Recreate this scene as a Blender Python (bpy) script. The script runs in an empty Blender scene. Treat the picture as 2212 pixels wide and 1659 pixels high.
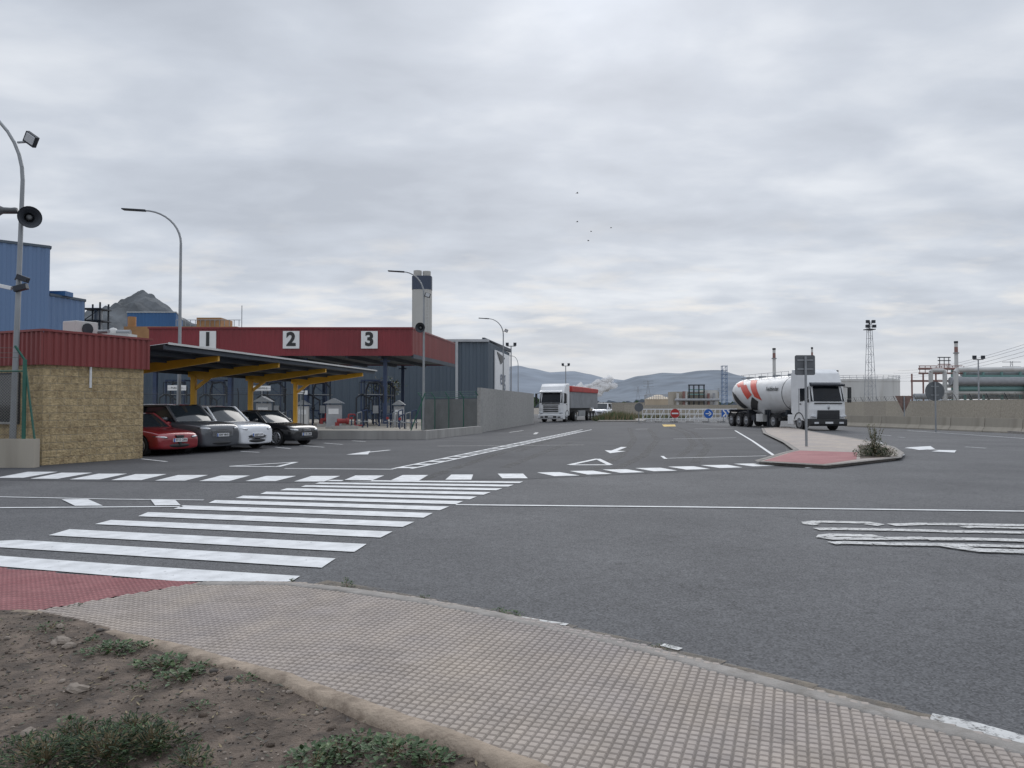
import bpy, bmesh, math, random
from mathutils import Vector, Matrix, noise
random.seed(7)
R=math.radians
F=1662.0; CX=1106.0; CY=829.5; H0=1.6
PIT=math.atan(46.5/F)
cp,sp=math.cos(PIT),math.sin(PIT)
def ray(u,v):
    a=(u-CX)/F; b=(CY-v)/F
    return Vector((a,cp-b*sp,sp+b*cp))
def G(u,v,z=0.0):
    d=ray(u,v); t=(z-H0)/d.z
    return Vector((d.x*t,d.y*t,z))
def PY(u,v,Y):
    d=ray(u,v); t=Y/d.y
    return Vector((d.x*t,Y,H0+d.z*t))
def lerp(a,b,t): return a+(b-a)*t
def sm(t):
    t=max(0,min(1,t)); return t*t*(3-2*t)
scene=bpy.context.scene
COL=scene.collection

# ---------------------------------------------------------------- materials
def nt(name):
    m=bpy.data.materials.new(name); m.use_nodes=True
    n=m.node_tree.nodes; l=m.node_tree.links
    return m,n,l,n["Principled BSDF"]
def M(name,col,rough=.7,metal=0,var=.12,scale=4,bump=0,bscale=40,coat=0,spec=.5,streak=False,dirt=None,dirt_amt=.0):
    m,n,l,b=nt(name)
    tc=n.new("ShaderNodeTexCoord"); ns=n.new("ShaderNodeTexNoise")
    ns.inputs["Scale"].default_value=scale; ns.inputs["Detail"].default_value=6
    src=tc.outputs["Object"]
    if streak:
        mp=n.new("ShaderNodeMapping"); mp.inputs["Scale"].default_value=(1,1,.12)
        l.new(src,mp.inputs[0]); src=mp.outputs[0]
    l.new(src,ns.inputs["Vector"])
    cr=n.new("ShaderNodeValToRGB")
    c=Vector(col[:3])
    cr.color_ramp.elements[0].position=.3; cr.color_ramp.elements[1].position=.7
    cr.color_ramp.elements[0].color=(*(c*(1-var)),1); cr.color_ramp.elements[1].color=(*(c*(1+var)),1)
    l.new(ns.outputs["Fac"],cr.inputs[0])
    out=cr.outputs[0]
    if dirt:
        n2=n.new("ShaderNodeTexNoise"); n2.inputs["Scale"].default_value=scale*2.3; n2.inputs["Detail"].default_value=8
        l.new(src,n2.inputs["Vector"])
        mr=n.new("ShaderNodeMapRange"); mr.inputs[1].default_value=.5; mr.inputs[2].default_value=.75; mr.inputs[4].default_value=dirt_amt
        l.new(n2.outputs["Fac"],mr.inputs[0])
        mx=n.new("ShaderNodeMixRGB"); mx.inputs[2].default_value=(*dirt,1)
        l.new(mr.outputs[0],mx.inputs[0]); l.new(out,mx.inputs[1]); out=mx.outputs[0]
    l.new(out,b.inputs["Base Color"])
    b.inputs["Roughness"].default_value=rough; b.inputs["Metallic"].default_value=metal
    b.inputs["Coat Weight"].default_value=coat; b.inputs["Specular IOR Level"].default_value=spec
    b.inputs["Coat Roughness"].default_value=.05
    if bump:
        nb=n.new("ShaderNodeTexNoise"); nb.inputs["Scale"].default_value=bscale; nb.inputs["Detail"].default_value=5
        l.new(tc.outputs["Object"],nb.inputs["Vector"])
        bp=n.new("ShaderNodeBump"); bp.inputs["Strength"].default_value=bump; bp.inputs["Distance"].default_value=.02
        l.new(nb.outputs["Fac"],bp.inputs["Height"]); l.new(bp.outputs[0],b.inputs["Normal"])
    return m
def asphalt(name,c0,c1,fine=90,spk=.5):
    m,n,l,b=nt(name)
    tc=n.new("ShaderNodeTexCoord")
    def noi(s,d,ro=.6):
        q=n.new("ShaderNodeTexNoise"); q.inputs["Scale"].default_value=s; q.inputs["Detail"].default_value=d; q.inputs["Roughness"].default_value=ro
        l.new(tc.outputs["Object"],q.inputs["Vector"]); return q
    a=noi(.35,6); cr=n.new("ShaderNodeValToRGB")
    cr.color_ramp.elements[0].position=.32; cr.color_ramp.elements[1].position=.68
    cr.color_ramp.elements[0].color=(*c0,1); cr.color_ramp.elements[1].color=(*c1,1)
    l.new(a.outputs["Fac"],cr.inputs[0])
    f=n.new("ShaderNodeTexVoronoi"); f.inputs["Scale"].default_value=fine
    l.new(tc.outputs["Object"],f.inputs["Vector"])
    bw=n.new("ShaderNodeRGBToBW"); l.new(f.outputs["Color"],bw.inputs[0])
    mr=n.new("ShaderNodeMapRange"); mr.inputs[1].default_value=.1; mr.inputs[2].default_value=.9
    mr.inputs[3].default_value=1-spk; mr.inputs[4].default_value=1+spk
    l.new(bw.outputs[0],mr.inputs[0])
    g=noi(7,5); mr2=n.new("ShaderNodeMapRange"); mr2.inputs[1].default_value=.3; mr2.inputs[2].default_value=.7; mr2.inputs[3].default_value=.9; mr2.inputs[4].default_value=1.1
    l.new(g.outputs["Fac"],mr2.inputs[0])
    mu=n.new("ShaderNodeMath"); mu.operation='MULTIPLY'; l.new(mr.outputs[0],mu.inputs[0]); l.new(mr2.outputs[0],mu.inputs[1])
    vc=n.new("ShaderNodeTexVoronoi"); vc.feature='DISTANCE_TO_EDGE'; vc.inputs["Scale"].default_value=.42
    dn=noi(1.5,6); wv=n.new("ShaderNodeVectorMath"); wv.operation='ADD'; sc_=n.new("ShaderNodeVectorMath"); sc_.operation='SCALE'; sc_.inputs["Scale"].default_value=1.1
    l.new(dn.outputs["Color"],sc_.inputs[0]); l.new(tc.outputs["Object"],wv.inputs[0]); l.new(sc_.outputs[0],wv.inputs[1]); l.new(wv.outputs[0],vc.inputs["Vector"])
    mc=n.new("ShaderNodeMapRange"); mc.inputs[1].default_value=0; mc.inputs[2].default_value=.006; mc.inputs[3].default_value=.72; mc.inputs[4].default_value=1; l.new(vc.outputs["Distance"],mc.inputs[0])
    mu2=n.new("ShaderNodeMath"); mu2.operation='MULTIPLY'; l.new(mu.outputs[0],mu2.inputs[0]); l.new(mc.outputs[0],mu2.inputs[1])
    vm=n.new("ShaderNodeVectorMath"); vm.operation='SCALE'
    l.new(cr.outputs[0],vm.inputs[0]); l.new(mu2.outputs[0],vm.inputs["Scale"])
    l.new(vm.outputs[0],b.inputs["Base Color"]); b.inputs["Roughness"].default_value=.85; b.inputs["Specular IOR Level"].default_value=.25
    bp=n.new("ShaderNodeBump"); bp.inputs["Strength"].default_value=.35; bp.inputs["Distance"].default_value=.005
    l.new(f.outputs["Distance"],bp.inputs["Height"]); l.new(bp.outputs[0],b.inputs["Normal"])
    return m
def worn(name,col,lo=.35,hi=.5,scale=9,rough=.7,base=.0,sc2=45):
    m,n,l,b=nt(name)
    tc=n.new("ShaderNodeTexCoord"); a=n.new("ShaderNodeTexNoise"); a.inputs["Scale"].default_value=scale; a.inputs["Detail"].default_value=8; a.inputs["Roughness"].default_value=.75
    l.new(tc.outputs["Object"],a.inputs["Vector"])
    mr=n.new("ShaderNodeMapRange"); mr.inputs[1].default_value=lo; mr.inputs[2].default_value=hi; mr.inputs[3].default_value=base
    l.new(a.outputs["Fac"],mr.inputs[0])
    l.new(mr.outputs[0],b.inputs["Alpha"])
    a2=n.new("ShaderNodeTexNoise"); a2.inputs["Scale"].default_value=sc2*.1; a2.inputs["Detail"].default_value=8
    l.new(tc.outputs["Object"],a2.inputs["Vector"])
    cr=n.new("ShaderNodeValToRGB"); c=Vector(col); cr.color_ramp.elements[0].position=.3; cr.color_ramp.elements[1].position=.65
    cr.color_ramp.elements[0].color=(*(c*.74),1); cr.color_ramp.elements[1].color=(*c,1)
    l.new(a2.outputs["Fac"],cr.inputs[0]); l.new(cr.outputs[0],b.inputs["Base Color"])
    b.inputs["Roughness"].default_value=rough
    return m
def blocks(name,c1,c2,mort,bw=.4,bh=.2,bump=.8,stain=None,nv=(.68,1.22),bd=.03):
    m,n,l,b=nt(name)
    tc=n.new("ShaderNodeTexCoord"); s=n.new("ShaderNodeSeparateXYZ"); l.new(tc.outputs["Object"],s.inputs[0])
    ad=n.new("ShaderNodeMath"); ad.operation='ADD'; l.new(s.outputs[0],ad.inputs[0]); l.new(s.outputs[1],ad.inputs[1])
    cb=n.new("ShaderNodeCombineXYZ"); l.new(ad.outputs[0],cb.inputs[0]); l.new(s.outputs[2],cb.inputs[1])
    br=n.new("ShaderNodeTexBrick"); br.inputs["Scale"].default_value=1; br.inputs["Brick Width"].default_value=bw; br.inputs["Row Height"].default_value=bh
    br.inputs["Mortar Size"].default_value=.009; br.inputs["Color1"].default_value=(*c1,1); br.inputs["Color2"].default_value=(*c2,1); br.inputs["Mortar"].default_value=(*mort,1)
    br.inputs["Mortar Smooth"].default_value=.4
    l.new(cb.outputs[0],br.inputs["Vector"])
    ns=n.new("ShaderNodeTexNoise"); ns.inputs["Scale"].default_value=7; ns.inputs["Detail"].default_value=10; ns.inputs["Roughness"].default_value=.7; l.new(tc.outputs["Object"],ns.inputs["Vector"])
    mr=n.new("ShaderNodeMapRange"); mr.inputs[1].default_value=.3; mr.inputs[2].default_value=.7; mr.inputs[3].default_value=nv[0]; mr.inputs[4].default_value=nv[1]
    l.new(ns.outputs["Fac"],mr.inputs[0])
    vm=n.new("ShaderNodeVectorMath"); vm.operation='SCALE'; l.new(br.outputs["Color"],vm.inputs[0]); l.new(mr.outputs[0],vm.inputs["Scale"])
    out=vm.outputs[0]
    if stain:
        n3=n.new("ShaderNodeTexNoise"); n3.inputs["Scale"].default_value=2.8; n3.inputs["Detail"].default_value=10; n3.inputs["Roughness"].default_value=.78; l.new(tc.outputs["Object"],n3.inputs["Vector"])
        m3=n.new("ShaderNodeMapRange"); m3.inputs[1].default_value=.5; m3.inputs[2].default_value=.62; m3.inputs[4].default_value=.62; l.new(n3.outputs["Fac"],m3.inputs[0])
        mx=n.new("ShaderNodeMixRGB"); mx.inputs[2].default_value=(*stain,1); l.new(m3.outputs[0],mx.inputs[0]); l.new(out,mx.inputs[1]); out=mx.outputs[0]
    l.new(out,b.inputs["Base Color"]); b.inputs["Roughness"].default_value=.9
    nb=n.new("ShaderNodeTexNoise"); nb.inputs["Scale"].default_value=16; nb.inputs["Detail"].default_value=7; l.new(tc.outputs["Object"],nb.inputs["Vector"])
    sb=n.new("ShaderNodeMath"); sb.operation='SUBTRACT'; l.new(nb.outputs["Fac"],sb.inputs[0]); l.new(br.outputs["Fac"],sb.inputs[1])
    bp=n.new("ShaderNodeBump"); bp.inputs["Strength"].default_value=bump; bp.inputs["Distance"].default_value=bd
    l.new(sb.outputs[0],bp.inputs["Height"]); l.new(bp.outputs[0],b.inputs["Normal"])
    return m
def meshmat(name,col,scale=14,th=.12):
    m,n,l,b=nt(name)
    tc=n.new("ShaderNodeTexCoord"); s=n.new("ShaderNodeSeparateXYZ"); l.new(tc.outputs["Object"],s.inputs[0])
    def mt(op,a,c=None):
        q=n.new("ShaderNodeMath"); q.operation=op
        for i,x in enumerate((a,c)):
            if x is None: continue
            if isinstance(x,(int,float)): q.inputs[i].default_value=x
            else: l.new(x,q.inputs[i])
        return q.outputs[0]
    h=mt('ADD',s.outputs[0],s.outputs[1])
    p=mt('FRACT',mt('MULTIPLY',mt('ADD',h,s.outputs[2]),scale)); q=mt('FRACT',mt('MULTIPLY',mt('SUBTRACT',h,s.outputs[2]),scale))
    w=mt('MAXIMUM',mt('LESS_THAN',p,th),mt('LESS_THAN',q,th))
    l.new(w,b.inputs["Alpha"]); b.inputs["Base Color"].default_value=(*col,1); b.inputs["Roughness"].default_value=.5
    return m

mAsph=asphalt("asphalt_old",(.094,.095,.1),(.132,.133,.138),fine=75,spk=.4)
mLot=asphalt("asphalt_new",(.064,.065,.071),(.092,.094,.1),fine=110,spk=.22)
mEarth=M("bare_earth",(.17,.15,.125),.95,var=.3,scale=.2)
mPaint=worn("road_paint",(.75,.76,.77),lo=.28,hi=.39,scale=14)
mPaintOld=worn("road_paint_worn",(.62,.62,.61),lo=.38,hi=.5,scale=15,base=.2)
mPaintY=worn("yellow_paint",(.65,.42,.06),lo=.3,hi=.45,scale=4)
mDust=worn("kerb_dust",(.2,.165,.125),lo=.36,hi=.66,scale=3.2,base=.1)
mTyreMark=worn("tyre_rubber",(.035,.035,.037),lo=.42,hi=.8,scale=2.5,base=0)
mConc=M("concrete",(.36,.35,.335),.9,var=.15,scale=1.5,bump=.3,bscale=30,dirt=(.2,.19,.17),dirt_amt=.5,streak=True)
mConcD=M("concrete_dark",(.2,.21,.215),.9,var=.15,scale=1.5,bump=.2)
mConcT=M("concrete_tan",(.38,.345,.29),.9,var=.15,scale=.8,bump=.2,dirt=(.22,.2,.16),dirt_amt=.5,streak=True)
mKerb=M("kerb_concrete",(.29,.27,.25),.9,var=.2,scale=6,bump=.5,bscale=60,dirt=(.15,.13,.11),dirt_amt=.6)
mKerbT=M("edging_concrete",(.33,.265,.205),.92,var=.25,scale=5,bump=.7,bscale=45,dirt=(.16,.12,.09),dirt_amt=.9)
mRedMet=M("red_sheet_metal",(.215,.042,.04),.45,var=.12,scale=1.2,streak=True)
mRedMet2=M("dark_red_sheet_metal",(.2,.022,.03),.4,var=.12,scale=.4)
mRust=M("muted_red_steel",(.25,.135,.12),.6,var=.2,scale=1)
mBlue=M("blue_sheet_metal",(.125,.205,.355),.5,var=.1,scale=.25,streak=True)
mBlueD=M("deep_blue_sheet_metal",(.035,.12,.28),.5,var=.1,scale=.3)
mGreyMet=M("slate_sheet_metal",(.08,.108,.138),.5,var=.08,scale=.2,streak=True)
mGalv=M("galvanised_steel",(.3,.315,.33),.5,metal=.5,var=.12,scale=2)
mGalvL=M("pale_galvanised_steel",(.34,.35,.37),.7,metal=.0,var=.12,scale=2)
mSteelD=M("dark_steel",(.035,.04,.05),.5,metal=.3,var=.2,scale=3)
mHorn=M("horn_grey",(.12,.125,.13),.5,metal=.2,var=.15,scale=6)
mNavy=M("navy_steel",(.025,.045,.1),.5,var=.2,scale=2)
mYel=M("yellow_steel",(.72,.39,.035),.45,var=.12,scale=2)
mGreen=M("green_steel",(.02,.11,.08),.4,var=.12,scale=2)
mTeal=M("teal_steel",(.17,.3,.285),.5,var=.12,scale=.5)
mWhite=M("white_paint",(.74,.75,.76),.35,var=.05,scale=2)
mWhiteD=M("weathered_white",(.58,.58,.57),.6,var=.1,scale=.3,dirt=(.35,.33,.3),dirt_amt=.5,streak=True)
mTank=M("tank_white",(.7,.7,.7),.4,var=.06,scale=.6,dirt=(.42,.4,.37),dirt_amt=.4)
mBodyG=M("tipper_aluminium",(.36,.37,.38),.5,metal=.2,var=.15,scale=1)
mBlack=M("black_rubber",(.022,.022,.024),.75,var=.2,scale=10)
mBlackP=M("black_plastic",(.025,.026,.028),.45,var=.1,scale=5)
mGlass=M("dark_glass",(.022,.028,.034),.06,var=.1,scale=2,spec=.6)
mGlassT=M("truck_glass",(.012,.015,.02),.12,var=.1,scale=2,spec=.3)
mLens=M("lamp_lens",(.6,.62,.65),.08,var=.1,scale=20,spec=.9)
mRim=M("alloy",(.45,.46,.48),.3,metal=.8,var=.1,scale=10)
mRed=M("red_paint",(.42,.03,.025),.4,var=.1,scale=2)
mRedDull=M("dull_red_paint",(.26,.03,.03),.6,var=.2,scale=2)
mTarp=M("red_tarpaulin",(.4,.045,.04),.6,var=.15,scale=1)
mOrange=M("orange_paint",(.6,.065,.035),.4,var=.1,scale=2)
mBlueS=M("sign_blue",(.02,.12,.45),.4,var=.05,scale=2)
mBlueT=M("slate_lettering",(.04,.08,.16),.4,var=.05,scale=2)
mSignBack=M("sign_back_grey",(.13,.14,.15),.55,metal=.3,var=.15,scale=4)
mBeige=M("beige_tank",(.48,.4,.3),.6,var=.1,scale=.3,streak=True)
mStack=M("beige_concrete_stack",(.45,.44,.41),.8,var=.07,scale=.3,streak=True)
mStackB=M("dark_blue_band",(.045,.06,.095),.6,var=.1,scale=.3)
mOchre=M("ochre_structure",(.36,.19,.08),.7,var=.25,scale=.5)
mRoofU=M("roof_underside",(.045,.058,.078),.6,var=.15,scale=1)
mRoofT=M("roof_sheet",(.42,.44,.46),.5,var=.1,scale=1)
mYBlock=blocks("split_face_yellow_block",(.56,.43,.245),(.44,.335,.19),(.52,.43,.3),bw=.4,bh=.2,stain=(.22,.15,.08),nv=(.55,1.3),bd=.06,bump=1)
mPanel=blocks("precast_panel",(.43,.385,.315),(.38,.34,.28),(.18,.16,.13),bw=4,bh=6,bump=.15)
mPanelG=blocks("grey_precast",(.34,.335,.325),(.3,.3,.29),(.17,.17,.165),bw=3.2,bh=6,bump=.15)
mMesh=meshmat("wire_netting",(.09,.1,.1),14,.1)
mWire=M("wire",(.16,.15,.13),.5,metal=.4,var=.1)
mLeaf=M("weed_leaf",(.045,.085,.03),.6,var=.4,scale=15)
mLeafD=M("dark_weed_leaf",(.028,.05,.022),.6,var=.4,scale=15)
mLeafL=M("pale_leaf",(.1,.14,.06),.6,var=.35,scale=15)
mDry=M("dry_stem",(.2,.16,.09),.8,var=.3,scale=15)
mDirt=M("garden_dirt",(.14,.108,.085),.97,var=.5,scale=5,bump=1,bscale=60,dirt=(.055,.046,.04),dirt_amt=.85)
mStone=M("stones",(.25,.21,.175),.9,var=.4,scale=12,bump=.5)
mStoneD=M("dark_stones",(.09,.08,.072),.9,var=.4,scale=12)
mMtnN=M("near_mountain",(.115,.125,.135),1,var=.5,scale=.03,bump=0)  # rock grey with some distance haze mixed into the base colour
mMtnF=M("hazy_far_mountain",(.2,.235,.285),1,var=.16,scale=.006)  # atmospheric haze painted into this bluish grey base colour
mMtnF2=M("hazy_mid_mountain",(.16,.19,.23),1,var=.22,scale=.01)  # haze painted into the colour here too, a little less pale

def tilemat(name,ca,cb,gr):
    m,n,l,b=nt(name)
    tc=n.new("ShaderNodeTexCoord")
    sc=n.new("ShaderNodeVectorMath"); sc.operation='SCALE'; sc.inputs["Scale"].default_value=5.0; l.new(tc.outputs["Object"],sc.inputs[0])
    fl=n.new("ShaderNodeVectorMath"); fl.operation='FLOOR'; l.new(sc.outputs[0],fl.inputs[0])
    wn=n.new("ShaderNodeTexWhiteNoise"); wn.noise_dimensions='2D'; l.new(fl.outputs[0],wn.inputs["Vector"])
    ns=n.new("ShaderNodeTexNoise"); ns.inputs["Scale"].default_value=.9; ns.inputs["Detail"].default_value=6; ns.inputs["Roughness"].default_value=.6; l.new(tc.outputs["Object"],ns.inputs["Vector"])
    cr=n.new("ShaderNodeValToRGB"); cr.color_ramp.elements[0].position=.38; cr.color_ramp.elements[1].position=.66
    cr.color_ramp.elements[0].color=(*ca,1); cr.color_ramp.elements[1].color=(*cb,1); l.new(ns.outputs["Fac"],cr.inputs[0])
    mr=n.new("ShaderNodeMapRange"); mr.inputs[3].default_value=.93; mr.inputs[4].default_value=1.06; l.new(wn.outputs["Value"],mr.inputs[0])
    n2=n.new("ShaderNodeTexNoise"); n2.inputs["Scale"].default_value=25; n2.inputs["Detail"].default_value=4; l.new(tc.outputs["Object"],n2.inputs["Vector"])
    m2=n.new("ShaderNodeMapRange"); m2.inputs[1].default_value=.3; m2.inputs[2].default_value=.7; m2.inputs[3].default_value=.87*gr; m2.inputs[4].default_value=1.1*gr; l.new(n2.outputs["Fac"],m2.inputs[0])
    mu=n.new("ShaderNodeMath"); mu.operation='MULTIPLY'; l.new(mr.outputs[0],mu.inputs[0]); l.new(m2.outputs[0],mu.inputs[1])
    vm=n.new("ShaderNodeVectorMath"); vm.operation='SCALE'; l.new(cr.outputs[0],vm.inputs[0]); l.new(mu.outputs[0],vm.inputs["Scale"])
    l.new(vm.outputs[0],b.inputs["Base Color"]); b.inputs["Roughness"].default_value=.85
    return m
mTile=tilemat("beige_tile",(.335,.295,.275),(.41,.35,.295),1.0); mTileG=tilemat("beige_tile_groove",(.29,.255,.235),(.34,.285,.24),.6)
mTileR=tilemat("red_tile",(.31,.12,.125),(.37,.165,.165),1.0); mTileRG=tilemat("red_tile_groove",(.28,.11,.115),(.32,.14,.14),.7)

# ---------------------------------------------------------------- builder
class B:
    def __init__(s): s.v=[];s.f=[];s.m=[];s.sm=[];s.mats=[]
    def mi(s,mat):
        if mat not in s.mats: s.mats.append(mat)
        return s.mats.index(mat)
    def add(s,vs,fs,mat,smooth=False):
        o=len(s.v); s.v+= [Vector(x) for x in vs]; k=s.mi(mat)
        for f in fs: s.f.append([i+o for i in f]); s.m.append(k); s.sm.append(smooth)
        return s
    def box(s,c,d,mat,rz=0,mtx=None):
        c=Vector(c); vs=[]
        for z in(-.5,.5):
            for y in(-.5,.5):
                for x in(-.5,.5): vs.append(Vector((x*d[0],y*d[1],z*d[2])))
        mt=mtx if mtx is not None else Matrix.Rotation(rz,3,'Z')
        vs=[mt@q+c for q in vs]
        return s.add(vs,[(0,2,3,1),(4,5,7,6),(0,1,5,4),(2,6,7,3),(0,4,6,2),(1,3,7,5)],mat)
    def bb(s,x0,x1,y0,y1,z0,z1,mat): return s.box(((x0+x1)/2,(y0+y1)/2,(z0+z1)/2),(x1-x0,y1-y0,z1-z0),mat)
    def tube(s,a,b,r0,mat,r1=None,n=8,cap=True):
        a=Vector(a);b=Vector(b); r1=r0 if r1 is None else r1
        d=(b-a).normalized(); up=Vector((0,0,1)) if abs(d.z)<.95 else Vector((1,0,0))
        x=d.cross(up).normalized(); y=d.cross(x)
        vs=[a+(x*math.cos(t)+y*math.sin(t))*r0 for t in [2*math.pi*i/n for i in range(n)]]+[b+(x*math.cos(t)+y*math.sin(t))*r1 for t in [2*math.pi*i/n for i in range(n)]]
        s.add(vs,[(i,(i+1)%n,n+(i+1)%n,n+i) for i in range(n)],mat,n>5)
        if cap: s.add(vs,[tuple(range(n))[::-1],tuple(range(n,2*n))],mat)
        return s
    def path(s,ps,r,mat,n=6,r1=None):
        r1=r if r1 is None else r1; k=len(ps)-1
        for i in range(k): s.tube(ps[i],ps[i+1],lerp(r,r1,i/k),mat,lerp(r,r1,(i+1)/k),n,cap=True)
        return s
    def beam(s,a,b,w,h,mat):
        a=Vector(a);b=Vector(b); d=b-a; L=d.length; d.normalize()
        up=Vector((0,0,1)) if abs(d.z)<.98 else Vector((0,1,0))
        y=up.cross(d).normalized(); z=d.cross(y)
        mt=Matrix((d,y,z)).transposed()
        return s.box((a+b)/2,(L,w,h),mat,mtx=mt)
    def poly(s,ps,mat): return s.add(ps,[tuple(range(len(ps)))],mat)
    def prism(s,ps,z0,z1,mat):
        n=len(ps)
        return s.add([(p[0],p[1],z0) for p in ps]+[(p[0],p[1],z1) for p in ps],[tuple(range(n))[::-1],tuple(range(n,2*n))]+[(i,(i+1)%n,n+(i+1)%n,n+i) for i in range(n)],mat)
    def prismY(s,ps,y0,y1,mat):
        n=len(ps)
        return s.add([(p[0],y0,p[1]) for p in ps]+[(p[0],y1,p[1]) for p in ps],[tuple(range(n)),tuple(range(n,2*n))[::-1]]+[(i,n+i,n+(i+1)%n,(i+1)%n) for i in range(n)],mat)
    def ball(s,c,r,mat,n=10,sc=(1,1,1),half=False,mtx=None):
        c=Vector(c); vs=[];fs=[]; k=n//2
        for i in range(k+1):
            ph=math.pi*i/k
            for j in range(n):
                t=2*math.pi*j/n; q=Vector((math.sin(ph)*math.cos(t)*r*sc[0],math.sin(ph)*math.sin(t)*r*sc[1],math.cos(ph)*r*sc[2]))
                if mtx is not None: q=mtx@q
                vs.append(q+c)
        for i in range(k):
            for j in range(n): fs.append((i*n+j,(i+1)*n+j,(i+1)*n+(j+1)%n,i*n+(j+1)%n))
        return s.add(vs,fs,mat,True)
    def corr(s,a,b,z0,z1,mat,pitch=.25,dep=.03,z1b=None):
        a=Vector((a[0],a[1],0)); b=Vector((b[0],b[1],0)); d=b-a; L=d.length; d.normalize(); nrm=Vector((d.y,-d.x,0))
        z1b=z1 if z1b is None else z1b
        n=max(1,round(L/pitch)); vs=[]
        for i in range(n):
            for t,o in((0,0),(.35,0),(.5,dep),(.85,dep)):
                q=a+d*(L*(i+t)/n)+nrm*o; tt=(i+t)/n; vs+= [(q.x,q.y,z0),(q.x,q.y,lerp(z1,z1b,tt))]
        vs+= [(b.x,b.y,z0),(b.x,b.y,z1b)]
        s.add(vs,[(2*i,2*i+2,2*i+3,2*i+1) for i in range(len(vs)//2-1)],mat); return s
    def obj(s,name,parent=None,loc=(0,0,0),rz=0,label=None,cat=None,group=None,kind=None,bevel=0,recalc=True):
        me=bpy.data.meshes.new(name); me.from_pydata([tuple(q) for q in s.v],[],s.f)
        for m in s.mats: me.materials.append(m)
        me.polygons.foreach_set("material_index",s.m); me.polygons.foreach_set("use_smooth",s.sm); me.update()
        if recalc:
            bm=bmesh.new(); bm.from_mesh(me); bmesh.ops.recalc_face_normals(bm,faces=bm.faces); bm.to_mesh(me); bm.free()
        o=bpy.data.objects.new(name,me); COL.objects.link(o); o.location=loc; o.rotation_euler=(0,0,rz)
        if parent: o.parent=parent
        meta(o,label,cat,group,kind)
        if bevel:
            md=o.modifiers.new("bevel",'BEVEL'); md.width=bevel; md.segments=2; md.limit_method='ANGLE'; md.angle_limit=R(40)
        return o
def meta(o,label=None,cat=None,group=None,kind=None):
    if label: o["label"]=label
    if cat: o["category"]=cat
    if group: o["group"]=group
    if kind: o["kind"]=kind
def E(name,loc,rz=0,label=None,cat=None,group=None):
    o=bpy.data.objects.new(name,None); COL.objects.link(o); o.location=loc; o.rotation_euler=(0,0,rz); o.empty_display_size=.3
    meta(o,label,cat,group); return o
def dup(src,loc=None,rz=None,label=None,parent=None):
    o=src.copy(); COL.objects.link(o)
    if parent is not None: o.parent=parent
    if loc is not None: o.location=loc
    if rz is not None: o.rotation_euler=(0,0,rz)
    if label: o["label"]=label
    for c in src.children: dup(c,parent=o)
    return o
def text(s,name,size,mat,parent,loc,mtx,off=0.0,ext=.003,bold=0,sx=1,label=None):
    cu=bpy.data.curves.new(name,'FONT'); cu.body=s; cu.size=size; cu.extrude=ext; cu.offset=bold; cu.align_x='CENTER'; cu.align_y='CENTER'
    t=bpy.data.objects.new("tmp",cu); COL.objects.link(t)
    bpy.context.view_layer.update(); dg=bpy.context.evaluated_depsgraph_get()
    me=bpy.data.meshes.new_from_object(t.evaluated_get(dg)); bpy.data.objects.remove(t)
    me.materials.clear(); me.materials.append(mat)
    me.transform(Matrix.Diagonal((sx,1,1,1)))
    o=bpy.data.objects.new(name,me); COL.objects.link(o); o.parent=parent
    m4=mtx.to_4x4(); m4.translation=Vector(loc); o.matrix_local=m4
    if label:o["label"]=label
    return o
def frame(right,up):
    r=Vector(right).normalized(); u=Vector(up).normalized(); return Matrix((r,u,r.cross(u))).transposed()

# ---------------------------------------------------------------- camera, light, world
cam=bpy.data.cameras.new("camera"); cam.sensor_width=36; cam.lens=36*F/2212; cam.clip_end=12000; cam.clip_start=.05
co=bpy.data.objects.new("camera",cam); COL.objects.link(co); co.location=(0,0,H0); co.rotation_euler=(R(90)+PIT,0,0); scene.camera=co
SUN_EL=R(31); SUN_AZ=R(7)
sd=Vector((math.sin(SUN_AZ)*math.cos(SUN_EL),math.cos(SUN_AZ)*math.cos(SUN_EL),math.sin(SUN_EL)))
sl=bpy.data.lights.new("sun",'SUN'); sl.energy=1.0; sl.angle=R(35); sl.color=(1,.97,.93)
so=bpy.data.objects.new("sun",sl); COL.objects.link(so); so.rotation_euler=(-sd).to_track_quat('-Z','Y').to_euler(); so.location=(0,0,30)
w=bpy.data.worlds.new("World"); scene.world=w; w.use_nodes=True
n=w.node_tree.nodes; l=w.node_tree.links; bg=n["Background"]
def mth(op,a,b=None,c=None,clamp=False):
    q=n.new("ShaderNodeMath"); q.operation=op; q.use_clamp=clamp
    for i,x in enumerate((a,b,c)):
        if x is None: continue
        if isinstance(x,(int,float)): q.inputs[i].default_value=x
        else: l.new(x,q.inputs[i])
    return q.outputs[0]
tc=n.new("ShaderNodeTexCoord"); sep=n.new("ShaderNodeSeparateXYZ"); l.new(tc.outputs["Generated"],sep.inputs[0])
zc=mth('MAXIMUM',sep.outputs[2],0.0); den=mth('ADD',zc,.15)
cmb=n.new("ShaderNodeCombineXYZ"); l.new(mth('DIVIDE',sep.outputs[0],den),cmb.inputs[0]); l.new(mth('DIVIDE',sep.outputs[1],den),cmb.inputs[1])
def cn(scale,det,ro,off,dist=0):
    mp=n.new("ShaderNodeMapping"); mp.inputs["Location"].default_value=off; mp.inputs["Scale"].default_value=(.85,1.15,1); l.new(cmb.outputs[0],mp.inputs[0])
    q=n.new("ShaderNodeTexNoise"); q.inputs["Scale"].default_value=scale; q.inputs["Detail"].default_value=det; q.inputs["Roughness"].default_value=ro; q.inputs["Distortion"].default_value=dist
    l.new(mp.outputs[0],q.inputs["Vector"]); return q.outputs["Fac"]
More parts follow.
